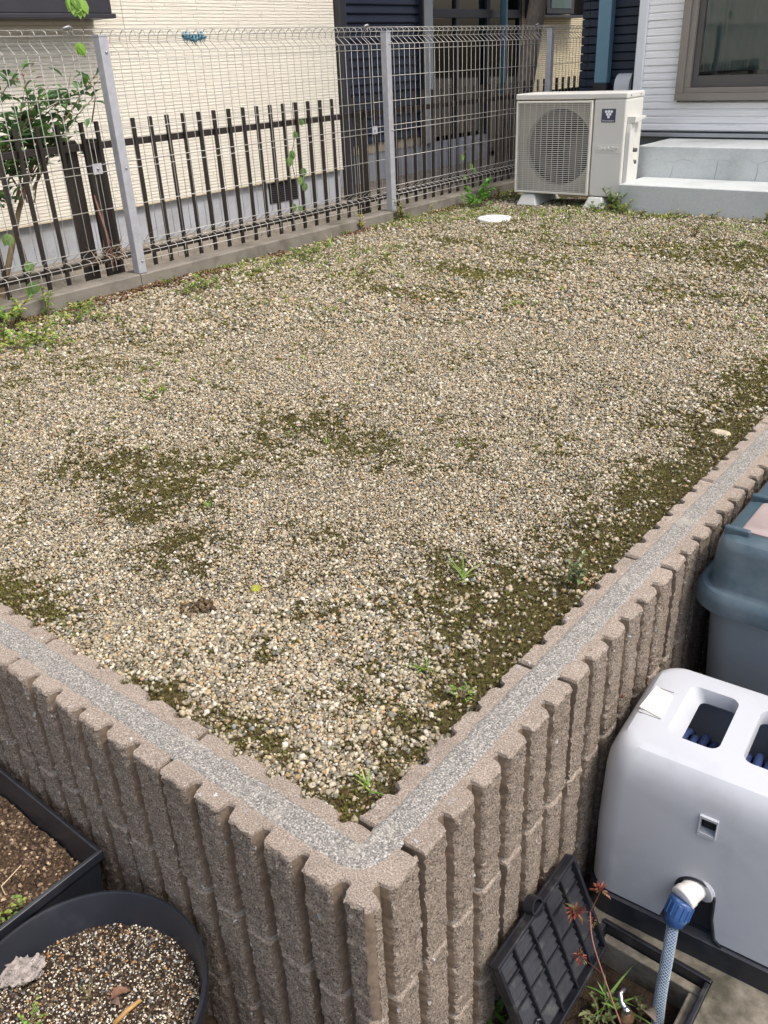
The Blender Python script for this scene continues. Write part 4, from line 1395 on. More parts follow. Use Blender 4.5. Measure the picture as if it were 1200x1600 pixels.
m = loft([hr(0.0, 0.050, hz0), hr(-0.001, 0.050, 0.20), hr(0.002, 0.05, 0.33), hr(0.005, 0.050, 0.357), hr(0.010, 0.050, 0.376), hr(0.018, 0.047, 0.392), hr(0.027, 0.042, 0.401), hr(0.038, 0.034, 0.404)])
shell = m.build('shell', M['box_white'], hx)
cut = []


def cutter(mb):
    o = mb.build('cutter', None); cut.append(o)
    bpy.context.view_layer.update()
    o.parent = hx
    return o


cutter(loft([(rrect(-hw + 0.008, hw - 0.008, -hd + 0.008, hd - 0.008, 0.042, 10), hz0 - 0.02), (rrect(-hw + 0.014, hw - 0.014, -hd + 0.014, hd - 0.014, 0.04, 10), 0.374)]))
for s in (-1, 1):
    # outline at the top is wider on the outer side: a scoop sloping into the hole
    def sl(xo, z, grow=0.0):
        a, b_ = sorted((s * 0.021 + s * -grow, s * xo))
        return (rrect(a, b_, -0.066 - grow, 0.080 + grow, 0.018 if xo > 0.09 else 0.012, 6), z)
    cutter(loft([sl(0.086, 0.32), sl(0.086, 0.374), sl(0.100, 0.394), sl(0.114, 0.412, 0.003)]))
nt_ = [(-0.056, 0.03), (-0.051, 0.062), (-0.040, 0.11)] + [(-0.034 + 0.034 * (1 - math.cos(a)), 0.155 + 0.034 * math.sin(a)) for a in np.linspace(0.1, math.pi - 0.1, 14)] + [(0.036, 0.11), (0.046, 0.062), (0.060, 0.05), (0.060, 0.03)]
cutter(MB().prism(nt_, 1, -hd - 0.03, -hd + 0.05))
cutter(MB().box(-0.012, 0.013, -hd - 0.02, -hd + 0.03, 0.300, 0.330))
boolean(shell, cut)
for p in shell.data.polygons: p.use_smooth = True
md = shell.modifiers.new('split', 'EDGE_SPLIT'); md.split_angle = R(28)
# window catch, frame and sticker
rbox('catch', -0.010, 0.011, -hd + 0.010, -hd + 0.016, 0.302, 0.328, M['black_in'], hx, 0.001)
wf = MB().box(-0.0145, -0.0122, -hd - 0.0022, -hd + 0.006, 0.292, 0.336).box(0.0132, 0.0155, -hd - 0.0022, -hd + 0.006, 0.292, 0.336).box(-0.0121, 0.0131, -hd - 0.0022, -hd + 0.006, 0.3305, 0.336).box(-0.0121, 0.0131, -hd - 0.0022, -hd + 0.006, 0.292, 0.2995)
wf.build('catch_frame', M['box_white'], hx, bevel=0.0006)
stk = MB().add([(-0.166, -0.030, 0.4025), (-0.124, -0.040, 0.4042), (-0.126, 0.030, 0.4042), (-0.160, 0.040, 0.4030), (-0.168, -0.030, 0.4062), (-0.124, -0.040, 0.4062), (-0.126, 0.030, 0.4056), (-0.161, 0.040, 0.4072)],
               [(3, 2, 1, 0), (4, 5, 6, 7), (0, 1, 5, 4), (1, 2, 6, 5), (2, 3, 7, 6), (3, 0, 4, 7)])
stk.build('sticker', M['sticker'], hx)
MB().box(-0.160, -0.128, 0.0400, 0.0413, 0.4036, 0.4048).box(-0.166, -0.126, -0.0418, -0.0406, 0.4036, 0.4046).build('sticker_dirt_shadow', simple('edge_dirt_shadow', s2l(112, 106, 96), .9, 0, .4, 200), hx)  # dirt line at upper sticker edge, painted shadow along lower edge
# raised relief lettering rubbed almost flat on the handle bar is left as a faint rough patch
# base with the upright behind the notch
bs = loft([(rrect(-hw - 0.004, hw + 0.004, -hd - 0.006, hd + 0.004, 0.052, 10), 0.0), (rrect(-hw - 0.003, hw + 0.003, -hd - 0.005, hd + 0.003, 0.052, 10), 0.050), (rrect(-hw + 0.010, hw - 0.010, -hd + 0.010, hd - 0.010, 0.042, 10), 0.056), (rrect(-hw + 0.010, hw - 0.010, -hd + 0.010, hd - 0.010, 0.042, 10), 0.064)])
base = bs.build('base', M['box_base'], hx)
nb2 = [(x * 1.10, 0.055 if z < 0.06 else z + 0.003) for (x, z) in nt_]
MB().prism([(-0.070, 0.056), (-0.056, 0.075), (-0.042, 0.11)] + [(-0.040 + 0.040 * (1 - math.cos(a)), 0.157 + 0.040 * math.sin(a)) for a in np.linspace(0.1, math.pi - 0.1, 14)] + [(0.042, 0.11), (0.056, 0.075), (0.075, 0.056)], 1, -hd + 0.004 + 0.0085, -hd + 0.022).build('outlet_plate', M['box_base'], base)
# the dark lip that lines the arch
lp = [(-0.0435, -hd - 0.001, 0.064), (-0.0345, -hd - 0.001, 0.11)] + [(-0.0325 + 0.0325 * (1 - math.cos(a)), -hd - 0.001, 0.155 + 0.0325 * math.sin(a)) for a in np.linspace(0.1, math.pi - 0.1, 14)] + [(0.0345, -hd - 0.001, 0.11), (0.0445, -hd - 0.001, 0.064), (0.058, -hd - 0.001, 0.052)]
MB().tube(lp, 0.0028, 8).build('arch_lip', M['box_base'], base, smooth=True)
# reel and coiled hose inside
reel = MB().lathe([(0.0, -0.115), (0.05, -0.115), (0.05, 0.115), (0.0, 0.115)], seg=24).build('reel_drum', M['dark'], hx, loc=(0, 0.01, 0.185), rot=(0, R(90), 0), smooth=True)
for s in (-1, 1):
    MB().lathe([(0.0, -0.004), (0.112, -0.004), (0.114, 0.0), (0.112, 0.004), (0.0, 0.004)], seg=32).build('reel_flange', simple('cream_flange', s2l(168, 158, 122), 0.5), hx, loc=(s * 0.128, 0.01, 0.185), rot=(0, R(90), 0))
for i in range(15):
    r = 0.106 if i % 2 else 0.098
    t_m = MB()
    pth = [(0.0025 * math.sin(a * 3 + i), r * math.cos(a), r * math.sin(a)) for a in np.linspace(0, 2 * math.pi, 41)]
    t_m.tube(pth, 0.0078, 8, caps=False)
    t_m.build('hose_turn', M['hose_navy'], hx, smooth=True, loc=(-0.112 + i * 0.016, 0.01, 0.215))
# outlet: disc, white collar, blue nut, braided hose
wl = lambda v: Vector(v)
hx_m = Matrix.Translation(HBL) @ Matrix.Rotation(hb_rz, 4, 'Z')
p0 = hx_m @ Vector((0.002, -hd + 0.012, 0.165))
pA = Vector(hit(1069, 1402, 1, p0.y - 0.036)); pB = Vector(hit(1062, 1420, 1, p0.y - 0.050)); pC = Vector(hit(1050, 1446, 1, p0.y - 0.066))
pD = Vector(hit(1042, 1500, 1, p0.y - 0.092)); pE = Vector(hit(1033, 1550, 1, p0.y - 0.112)); pF = Vector(hit(1026, 1610, 1, p0.y - 0.132)); pG = pF + (pF - pE) * 0.55


def seg_lathe(name, a, b, prof_, mat, parent, seg=28, smooth=True):
    d = b - a; L = d.length
    q = d.to_track_quat('Z', 'Y')
    m_ = MB().lathe([(r, t * L) for r, t in prof_], seg=seg)
    o = m_.build(name, mat, None, smooth=smooth)
    mat_w = Matrix.Translation(a) @ q.to_matrix().to_4x4()
    o.parent = parent
    o.matrix_local = hx_m.inverted() @ mat_w
    return o


n0 = (pA - p0).normalized()
seg_lathe('outlet_disc', p0 - n0 * 0.002, p0 + n0 * 0.006, [(0.0, 0), (0.033, 0), (0.034, .4), (0.031, 1), (0.0, 1)], M['grey_disc'], hx, 36, False)
seg_lathe('collar', p0 + n0 * 0.004, pA + n0 * 0.006, [(0.0, 0), (0.0195, 0), (0.0205, .1), (0.0205, .62), (0.0222, .66), (0.0225, .95), (0.020, 1), (0.0, 1)], M['collar'], hx)
n1 = (pC - pA).normalized()
nutm = seg_lathe('hose_nut', pA + n1 * 0.004, pC, [(0.0, 0), (0.0200, 0), (0.0212, .08), (0.0208, .62), (0.0165, .92), (0.012, 1), (0.0, 1)], M['nut'], hx, 36)
for k in range(14):
    a = 2 * math.pi * k / 14
    Ln = (pC - pA).length
    MB().box(0.0195, 0.0228, -0.0018, 0.0018, 0.006, Ln * 0.55).build('grip_ridge', M['nut'], nutm, bevel=0.0008, rot=(0, 0, a))


def catmull(P, n=14):
    P = [Vector(p) for p in P]
    P = [P[0] * 2 - P[1]] + P + [P[-1] * 2 - P[-2]]
    o = []
    for i in range(1, len(P) - 2):
        for k in range(n):
            t = k / n
            a, b_, c_, d = P[i - 1], P[i], P[i + 1], P[i + 2]
            o.append(0.5 * ((2 * b_) + (c_ - a) * t + (2 * a - 5 * b_ + 4 * c_ - d) * t * t + (3 * b_ - a - 3 * c_ + d) * t ** 3))
    o.append(P[-2])
    return o


hp = catmull([pC - n1 * 0.006, pD, pE, pF, pG], 26)
inv = hx_m.inverted()
hpl = [inv @ p for p in hp]
HR = 0.0098
hose = MB().tube(hpl, HR, 16).build('hose', M['hose'], hx, smooth=True)
# braid threads wound both ways
m = MB()
lens = [0.0]
for a, b_ in zip(hpl[:-1], hpl[1:]): lens.append(lens[-1] + (b_ - a).length)
T = lens[-1]
nsub = 260


def at_len(s):
    i = min(max(np.searchsorted(lens, s) - 1, 0), len(hpl) - 2)
    t = (s - lens[i]) / max(1e-9, lens[i + 1] - lens[i])
    return hpl[i].lerp(hpl[i + 1], t), (hpl[i + 1] - hpl[i]).normalized()


frames = []
nrm = None
for i in range(nsub + 1):
    p, t = at_len(T * i / nsub)
    if nrm is None: nrm = t.cross(Vector((1, 0, 0))).normalized()
    nrm = (nrm - t * nrm.dot(t)).normalized()
    frames.append((p, nrm.copy(), t.cross(nrm)))
NT = 9
for sgn in (-1, 1):
    for k in range(NT):
        pa = []
        for i in range(nsub + 1):
            p, n_, b_ = frames[i]
            a = 2 * math.pi * k / NT + sgn * T * i / nsub / 0.052 * 2 * math.pi
            pa.append(p + (n_ * math.cos(a) + b_ * math.sin(a)) * (HR + 0.0001))
        m.tube(pa, 0.00062, 4, False)
m.build('braid', M['braid'], hose, smooth=True)

# ------------------------------------------------------------------ valve box with its lid taken off
vbx = empty('valve_box', (-0.28, 0.9, 0.0))
tag(vbx, 'open black plastic valve box frame sunk in the concrete pad', 'valve box')
fr = MB()
t2 = 0.011
for (a, b_, c_, d) in ((HX0, HX1, HY1 - t2, HY1), (HX1 - t2, HX1, HY0, HY1 - t2 - .0005), (HX0, HX1 - t2 - .0005, HY0, HY0 + t2), (HX0, HX0 + t2, HY0 + t2 + .0005, HY1 - t2 - .0005)):
    fr.box(a + 0.28 + .0008, b_ + 0.28 - .0008, c_ - 0.9 + .0008, d - 0.9 - .0008, -0.085, 0.047)
fr.build('rim', M['lid_pl'], vbx, bevel=0.002)
fr = MB()
for (a, b_, c_, d) in ((HX0 + t2, HX1 - t2, HY1 - 0.030, HY1 - t2), (HX1 - 0.030, HX1 - t2, HY0 + t2, HY1 - 0.0305)):
    fr.box(a + 0.28 + .001, b_ + 0.28 - .001, c_ - 0.9, d - 0.9 - .001, -0.085, 0.024)
fr.build('ledge', M['pad'], vbx, bevel=0.003)
tag(MB().box(HX0 + 0.012, HX1 - 0.013, HY0 + 0.012, HY1 - 0.013, -0.088, -0.040).build('pit_soil', M['soil_dark']), kind='structure')

LA, LBp, LC = Vector((-0.4475, 1.000, 0.232)), Vector((-0.4475, 0.742, 0.222)), Vector((-0.374, 1.052, 0.043))
ex = (LBp - LA).normalized()
nz_ = ex.cross((LC - LA)).normalized()
ey = nz_.cross(ex).normalized()
if ey.dot(LC - LA) < 0: ey = -ey
nz_ = ex.cross(ey)
if nz_.x < 0: nz_ = -nz_
lw, lh = (LBp - LA).length, 0.212
vlid = empty('loose_hatch')
tag(vlid, 'black plastic lid with ribbed underside leaning on the retaining wall', 'lid')
vlid.matrix_world = Matrix(((ex.x, ey.x, nz_.x, LA.x), (ex.y, ey.y, nz_.y, LA.y), (ex.z, ey.z, nz_.z, LA.z), (0, 0, 0, 1)))
rbox('plate', 0, lw, 0, lh, 0.0, 0.006, M['lid_pl'], vlid, 0.002)
rm = MB().box(0, lw, 0, 0.007, 0.0062, 0.020).box(0, lw, lh - 0.007, lh, 0.0062, 0.020).box(0, 0.007, 0.0075, lh - 0.0075, 0.0062, 0.020).box(lw - 0.007, lw, 0.0075, lh - 0.0075, 0.0062, 0.020)
rm.build('rim', M['lid_pl'], vlid, bevel=0.0015)
for i in range(1, 5):
    rbox('rib', lw * i / 5 - 0.002, lw * i / 5 + 0.002, 0.0075, lh - 0.0075, 0.0062, 0.0165, M['lid_pl'], vlid, 0.001)
slm = MB().add([(0, 0, 0), (lw / 5 - 0.005, 0, 0), (lw / 5 - 0.005, 0.013, 0), (0, 0.013, 0), (0, 0.011, 0.0045), (lw / 5 - 0.005, 0.011, 0.0045)], [(0, 3, 2, 1), (0, 1, 5, 4), (3, 4, 5, 2), (0, 4, 3), (1, 2, 5)]).mesh('slat', M['lid_pl'])
for i in range(5):
    for j in range(11):
        link('slat', slm, vlid, (lw * i / 5 + 0.0025 + (0.004 if i == 0 else 0), 0.0115 + j * 0.0172, 0.0062))
for j in (1, 2, 3):
    for i in range(5):
        rbox('cross_rib', lw * i / 5 + (0.0075 if i == 0 else 0.0025), lw * (i + 1) / 5 - (0.0075 if i == 4 else 0.0025), lh * j / 4 - 0.0015, lh * j / 4 + 0.0015, 0.0062, 0.0128, M['lid_pl'], vlid, 0.0006)
MB().lathe([(0.013, 0.0), (0.013, 0.018), (0.017, 0.018), (0.017, 0.0)], seg=20).build('hinge_boss', M['lid_pl'], vlid, loc=(lw * 0.5, -0.003, 0.002))
MB().tube([(lw * 0.84 - 0.0, lh - 0.055, 0.012), (lw * 0.84 - 0.012, lh - 0.045, 0.013), (lw * 0.84 - 0.012, lh - 0.02, 0.013), (lw * 0.84 + 0.012, lh - 0.02, 0.013), (lw * 0.84 + 0.012, lh - 0.045, 0.013), (lw * 0.84, lh - 0.055, 0.012)], 0.003, 6).build('finger_loop', M['lid_pl'], vlid, smooth=True)

# valve handle at the bottom of the pit
vp = hit(978, 1583, 2, 0.005)
vv = empty('stop_valve', (vp[0], vp[1], -0.04))
tag(vv, 'small chrome stop valve with bent lever among weeds in the pit', 'valve')
MB().lathe([(0.011, 0), (0.011, 0.028), (0.015, 0.03), (0.015, 0.040), (0.009, 0.042), (0.009, 0.05), (0.0, 0.05)], seg=18).build('body', M['brass'], vv, smooth=True)
MB().lathe([(0.0, 0.06), (0.006, 0.058), (0.0085, 0.05), (0.0085, 0.0505)], seg=6).build('cap_nut', M['steel'], vv)
MB().tube([(0.0, 0.0, 0.054), (-0.012, 0.006, 0.056), (-0.020, 0.016, 0.062), (-0.016, 0.028, 0.066)], [0.005, 0.0055, 0.0055, 0.003], 8).build('lever', M['steel'], vv, smooth=True)

# ------------------------------------------------------------------ pot and planter
pot = empty('round_pot', (-0.87, 0.295, 0.0))
tag(pot, 'round black plastic pot filled with perlite flecked soil', 'pot')
MB().lathe([(0.0, 0.004), (0.128, 0.004), (0.132, 0.008), (0.155, 0.15), (0.1775, 0.298), (0.180, 0.302), (0.1845, 0.300), (0.1855, 0.296), (0.1845, 0.274), (0.178, 0.270), (0.136, 0.004), (0.130, 0.0), (0.0, 0.0)], seg=72).build('body', M['black_pl'], pot, smooth=False)
for o in pot.children:
    for p in o.data.polygons: p.use_smooth = True
    md = o.modifiers.new('split', 'EDGE_SPLIT'); md.split_angle = R(35)


def mound(n_r, n_a, rad, z0, amp, seed):
    V = [(0, 0, z0 + amp)]; F = []
    for i in range(1, n_r + 1):
        for k in range(n_a):
            r = rad * i / n_r; a = 2 * math.pi * k / n_a
            x, y = r * math.cos(a), r * math.sin(a)
            V.append((x, y, z0 + amp * (1 - (i / n_r) ** 2) + 0.006 * mnoise.fractal(Vector((x * 30, y * 30, seed)), 1, 2, 4)))
    for k in range(n_a):
        F.append((0, 1 + k, 1 + (k + 1) % n_a))
    for i in range(n_r - 1):
        for k in range(n_a):
            a, b_ = 1 + i * n_a + k, 1 + i * n_a + (k + 1) % n_a
            F.append((a, a + n_a, b_ + n_a, b_))
    return V, F


V, F = mound(20, 60, 0.1715, 0.236, 0.004, 3)
ps = MB().add(V, F).build('potting_soil', M['soil_dark'], None, smooth=True, loc=(-0.87, 0.295, 0))
tag(ps, 'dark potting soil flecked with white perlite inside the round pot', 'soil', kind='stuff')
n = 9500
rr = 0.168 * np.sqrt(rng.random(n)); aa = rng.uniform(0, 2 * np.pi, n)
X, Y = rr * np.cos(aa), rr * np.sin(aa)
Z = np.array([0.236 + 0.004 * (1 - (r / .1715) ** 2) + 0.006 * mnoise.fractal(Vector((x * 30, y * 30, 3)), 1, 2, 4) for x, y, r in zip(X, Y, rr)])
PS = np.array([s2l(*c) for c in [(226, 218, 198), (198, 186, 160), (66, 56, 48), (92, 78, 64), (124, 106, 86), (52, 46, 42), (168, 128, 86), (104, 106, 108), (190, 186, 176)]])
pick = rng.choice(9, n, p=[.19, .15, .16, .16, .14, .06, .03, .05, .06])
size = np.where(pick < 2, rng.uniform(0.0008, 0.0021, n), rng.uniform(0.0010, 0.0030, n))
v, f, c = pieces(np.stack([X - 0.87, Y + 0.295, Z + size * 0.35], 1), size, ICO_V, ICO_F, PS[pick], 0.7, 0.2, 1.5)
tag(link('perlite_grains', np_mesh('perlite_grains', v, f, M['chip'], c)), 'white perlite and dark bark grains on the soil of the round pot', 'soil grains', kind='stuff')

PX0, PX1, PY0, PY1, PZT = -1.75, -1.072, 0.165, 0.4775, 0.298
pl = empty('planter_box', (PX1, PY1, 0.0))
tag(pl, 'rectangular black plastic planter of brown soil against the retaining wall', 'planter')


def ring_box(x0, x1, y0, y1, t, z0, z1):
    return MB().box(x0, x1, y0, y0 + t, z0, z1).box(x0, x1, y1 - t, y1, z0, z1).box(x0, x0 + t, y0 + t, y1 - t, z0, z1).box(x1 - t, x1, y0 + t, y1 - t, z0, z1)


def shift(m, o):
    m.v = [(p[0] - o[0], p[1] - o[1], p[2] - o[2]) for p in m.v]; return m


def qloft(rings):
    m_ = MB(); V = []; F = []
    for (x0, x1, y0, y1, z) in rings: V += [(x0, y0, z), (x1, y0, z), (x1, y1, z), (x0, y1, z)]
    for i in range(len(rings) - 1):
        for k in range(4): F.append((i * 4 + k, i * 4 + (k + 1) % 4, i * 4 + 4 + (k + 1) % 4, i * 4 + 4 + k))
    return m_.add(V, F)


def pr(d, z): return (PX0 + d, PX1 - d, PY0 + d, PY1 - d, z)


shift(qloft([pr(0.05, 0.002), pr(0.024, 0.004), pr(0.008, 0.278), pr(0.0, 0.280), pr(0.0, PZT), pr(0.006, PZT + 0.002), pr(0.008, PZT), pr(0.0115, 0.27), pr(0.028, 0.01), pr(0.06, 0.009)]), (PX1, PY1, 0)).build('trough', M['black_pl'], pl, bevel=0.0012)
nx2, ny2 = 90, 44
V = []; F = []
for j in range(ny2 + 1):
    for i in range(nx2 + 1):
        x = PX0 + 0.016 + (PX1 - PX0 - 0.032) * i / nx2; y = PY0 + 0.016 + (PY1 - PY0 - 0.032) * j / ny2
        V.append((x, y, 0.232 + 0.014 * mnoise.fractal(Vector((x * 22, y * 22, 9)), 1, 2, 4) + 0.012 * mnoise.noise(Vector((x * 6, y * 6, 1)))))
for j in range(ny2):
    for i in range(nx2):
        a = j * (nx2 + 1) + i
        F.append((a, a + 1, a + nx2 + 2, a + nx2 + 1))
tag(MB().add(V, F).build('planter_soil', M['soil'], None, smooth=True), 'loose brown soil filling the rectangular black planter', 'soil', kind='stuff')
n = 5200
X = rng.uniform(-1.52, PX1 - 0.018, n); Y = rng.uniform(PY0 + 0.018, PY1 - 0.018, n)
Z = np.array([0.232 + 0.014 * mnoise.fractal(Vector((x * 22, y * 22, 9)), 1, 2, 4) + 0.012 * mnoise.noise(Vector((x * 6, y * 6, 1))) for x, y in zip(X, Y)])
PS2 = np.array([s2l(*c) for c in [(92, 74, 60), (116, 96, 78), (76, 60, 48), (142, 122, 98), (60, 48, 40), (184, 164, 136), (104, 86, 70)]])
pick = rng.choice(7, n, p=[.24, .2, .2, .12, .12, .05, .07])
size = rng.uniform(0.0016, 0.0052, n)
v, f, c = pieces(np.stack([X, Y, Z + size * 0.3], 1), size, ICO_V, ICO_F, PS2[pick], 0.55, 0.25, 1.5)
tag(link('soil_crumbs', np_mesh('soil_crumbs', v, f, M['chip'], c)), 'brown soil crumbs and bark chips in the rectangular planter', 'soil crumbs', kind='stuff')


# ------------------------------------------------------------------ plants
class Leaves:
    def __init__(s, seed):
        s.V, s.F, s.C = [], [], []
        s.r = random.Random(seed)

    def leaf(s, p, d, L, W, colr, up=Vector((0, 0, 1)), curl=0.25, fold=0.3):
        p = Vector(p); d = Vector(d).normalized()
        sd = d.cross(up)
        if sd.length < 1e-3: sd = Vector((1, 0, 0))
        sd.normalize(); nn = sd.cross(d).normalized()
        a = p + d * L * 0.35 + nn * L * curl * 0.3
        b_ = p + d * L * 0.7 + nn * L * curl * 0.25
        t = p + d * L - nn * L * curl * 0.2
        n0 = len(s.V)
        lift = nn * W * fold
        s.V += [p, a - sd * W * 0.5 + lift, a, a + sd * W * 0.5 + lift, b_ - sd * W * 0.42 + lift, b_, b_ + sd * W * 0.42 + lift, t]
        s.F += [(n0, n0 + 2, n0 + 1), (n0, n0 + 3, n0 + 2), (n0 + 1, n0 + 2, n0 + 5), (n0 + 1, n0 + 5, n0 + 4), (n0 + 2, n0 + 3, n0 + 6), (n0 + 2, n0 + 6, n0 + 5), (n0 + 4, n0 + 5, n0 + 7), (n0 + 5, n0 + 6, n0 + 7)]
        k = s.r.uniform(0.8, 1.15)
        s.C += [tuple(x * k for x in colr)] * 8

    def blade(s, p, d, L, W, colr, droop=0.5):
        p = Vector(p); d = Vector(d).normalized()
        sd = d.cross(Vector((0, 0, 1)))
        if sd.length < 1e-3: sd = Vector((1, 0, 0))
        sd.normalize()
        n0 = len(s.V)
        pts = []
        for k in range(4):
            t = k / 3
            q = p + d * L * t + Vector((d.x, d.y, -0.6)) * L * droop * t * t * 0.6
            wd = W * (1 - t ** 1.6) * 0.5
            pts += [q - sd * wd, q + sd * wd]
        s.V += pts
        for k in range(3): s.F += [(n0 + 2 * k, n0 + 2 * k + 1, n0 + 2 * k + 3), (n0 + 2 * k, n0 + 2 * k + 3, n0 + 2 * k + 2)]
        kk = s.r.uniform(0.8, 1.15)
        s.C += [tuple(x * kk for x in colr)] * 8

    def build(s, name, mat, parent=None, loc=None):
        return link(name, np_mesh(name, [tuple(v) for v in s.V], s.F, mat, np.array(s.C)), parent, loc)


GREEN = [s2l(110, 152, 62), s2l(132, 172, 80), s2l(150, 168, 78), s2l(92, 130, 58), s2l(168, 176, 96)]
YEL = [s2l(180, 176, 96), s2l(160, 158, 84), s2l(196, 190, 120)]
DULL = [s2l(98, 112, 66), s2l(122, 128, 82), s2l(84, 92, 54)]


def weed(kind, px, py, size, label, seed, pal=GREEN, group=None, z=None, xyz=None):
    p = Vector(xyz) if xyz is not None else Vector(hit(px, py, 2, GZ if z is None else z))
    if xyz is None and z is None:
        p.x = max(p.x, KX + 0.012)
    r = random.Random(seed)
    L = Leaves(seed)
    st_ = MB()
    if kind == 'grass':
        for i in range(int(9 + size * 50)):
            a = r.uniform(0, 6.28); el = r.uniform(0.5, 1.4)
            d = (math.cos(a) * math.cos(el), math.sin(a) * math.cos(el), math.sin(el))
            L.blade((r.gauss(0, size * .12), r.gauss(0, size * .12), 0), d, size * r.uniform(.5, 1.1), size * .06 + 0.0012, r.choice(pal), r.uniform(.2, .9))
        ob = L.build('grass_tuft', M['leaf'], None, p)
        tag(ob, label, 'grass', group)
        return ob
    e = empty('weed', p)
    tag(e, label, 'weed', group)
    if kind == 'rosette':
        nst = int(7 + size * 60)
        for i in range(nst):
            a = r.uniform(0, 6.28); out = size * r.uniform(.3, 1.0); hgt = size * r.uniform(.15, .8)
            q = Vector((out * math.cos(a), out * math.sin(a), hgt))
            st_.tube([(0, 0, 0), tuple(q * 0.5 + Vector((0, 0, hgt * .25))), tuple(q)], [0.0014, 0.001, 0.0006], 4, False)
            for k in range(r.randint(4, 8)):
                t = r.uniform(.25, 1); b_ = a + r.uniform(-1.4, 1.4)
                L.leaf(q * t + Vector((0, 0, hgt * .2 * (1 - t))), (math.cos(b_), math.sin(b_), r.uniform(-.1, .7)), size * r.uniform(.16, .34), size * r.uniform(.08, .16), r.choice(pal))
    else:
        nst = r.randint(2, 4) if kind == 'upright' else r.randint(6, 10)
        for i in range(nst):
            a = r.uniform(0, 6.28); lean = r.uniform(.05, .35) if kind == 'upright' else r.uniform(.3, .95)
            hgt = size * r.uniform(.6, 1.0)
            pts = [Vector((0, 0, 0)), Vector((math.cos(a) * lean * hgt * .35, math.sin(a) * lean * hgt * .35, hgt * .5)), Vector((math.cos(a) * lean * hgt, math.sin(a) * lean * hgt, hgt))]
            st_.tube([tuple(q) for q in pts], [size * .014 + .0006, size * .010 + .0005, .0006], 5, False)
            if kind == 'twigs':
                for k in range(r.randint(2, 5)):
                    t = r.uniform(.4, 1); q = pts[1].lerp(pts[2], (t - .5) * 2) if t > .5 else pts[0].lerp(pts[1], t * 2)
                    st_.tube([tuple(q), tuple(q + Vector((r.gauss(0, .25), r.gauss(0, .25), .4)) * size * .4)], [.0012, .0005], 4, False)
                continue
            for k in range(int(9 + size * 60)):
                t = r.uniform(.12, 1.0); q = pts[1].lerp(pts[2], (t - .5) * 2) if t > .5 else pts[0].lerp(pts[1], t * 2)
                b_ = r.uniform(0, 6.28)
                sc = (1.15 - 0.55 * t)
                L.leaf(q, (math.cos(b_), math.sin(b_), r.uniform(0, .9)), size * r.uniform(.16, .30) * sc, size * r.uniform(.07, .13) * sc, r.choice(pal))
    st_.build('stems', M['stem'], e, smooth=True)
    if L.V: L.build('leaves', M['leaf'], e)
    return e


weed('rosette', 745, 324, 0.15, 'lush green leafy weed against the kerb near the outdoor unit', 11, [s2l(96, 160, 52), s2l(120, 182, 70), s2l(84, 138, 46)])
weed('upright', 752, 322, 0.20, 'tall green weed rising through the bushy clump at the kerb', 12, [s2l(96, 160, 52), s2l(120, 182, 70)])
weed('upright', 778, 312, 0.10, 'pale yellow-green weed between the kerb and the outdoor unit', 13, YEL + GREEN)
weed('rosette', 800, 308, 0.08, 'small dark weed at the foot block by the kerb', 14, DULL)
weed('bush', 955, 331, 0.16, 'green weed bush growing between outdoor unit and lower step', 15, [s2l(128, 150, 96), s2l(110, 140, 70), s2l(150, 164, 112)])
weed('rosette', 972, 334, 0.10, 'low yellow-green weed at the corner of the lower step', 16, GREEN + YEL)
weed('rosette', 930, 332, 0.08, 'small weed under the edge of the outdoor unit', 17, DULL + GREEN)
weed('upright', 560, 360, 0.13, 'yellowish upright weed on the gravel midway along the kerb', 18, YEL)
weed('rosette', 535, 366, 0.05, 'tiny green weed beside the yellowish one at the kerb', 19)
weed('upright', 625, 346, 0.14, 'thin pale weed climbing the kerb beside a steel post', 20, YEL + DULL)
weed('rosette', 630, 342, 0.05, 'small bright weed clump at the foot of the steel post', 21)
weed('upright', 673, 338, 0.09, 'spindly pale weed on the kerb near the bushy clump', 22, YEL)
weed('twigs', 1085, 372, 0.11, 'bare dark twigs of a dead weed before the steps', 23)
weed('rosette', 1157, 386, 0.05, 'small bright green weed on the gravel before the steps', 24)
weed('grass', 725, 903, 0.07, 'small grass tuft on the mossy gravel near the right wall leg', 25, [s2l(150, 168, 96), s2l(120, 150, 70)])
weed('upright', 900, 922, 0.085, 'spindly grey-green seedling in moss beside the right wall leg', 26, [s2l(118, 134, 88), s2l(140, 150, 110)])
weed('grass', 660, 1045, 0.035, 'tiny grass blades in the gravel inside the wall corner', 27)
weed('rosette', 722, 1090, 0.03, 'tiny green seedling against the inner edge of the right wall leg', 28)
weed('grass', 578, 1232, 0.035, 'few grass blades in the inner corner of the wall', 29)
weed('grass', 772, 1590, 0.12, 'green grass blades between the leaning lid and the wall foot', 30, [s2l(88, 140, 50), s2l(110, 160, 66)], z=0.0)
weed('grass', 950, 1570, 0.09, 'long grass growing out of the open valve box', 31, [s2l(96, 140, 62), s2l(126, 160, 84), s2l(80, 118, 50)], z=-0.03)
weed('rosette', 935, 1592, 0.05, 'small dark leafy weed inside the valve box beside the lid', 32, DULL, z=-0.03)
weed('rosette', 1000, 1597, 0.035, 'tiny leafy weed beside the chrome valve', 33, DULL, z=-0.03)
weed('rosette', 8, 1425, 0.05, 'green leafy seedling in the rectangular planter', 34, xyz=tuple(hit(10, 1432, 2, 0.240)))
weed('rosette', 140, 1572, 0.018, 'tiny green moss sprig on the soil of the round pot', 35, DULL, xyz=tuple(hit(140, 1555, 2, 0.241)))
weed('rosette', 45, 1600, 0.03, 'bright green seedling at the rim of the round pot soil', 36, xyz=tuple(hit(48, 1598, 2, 0.241)))
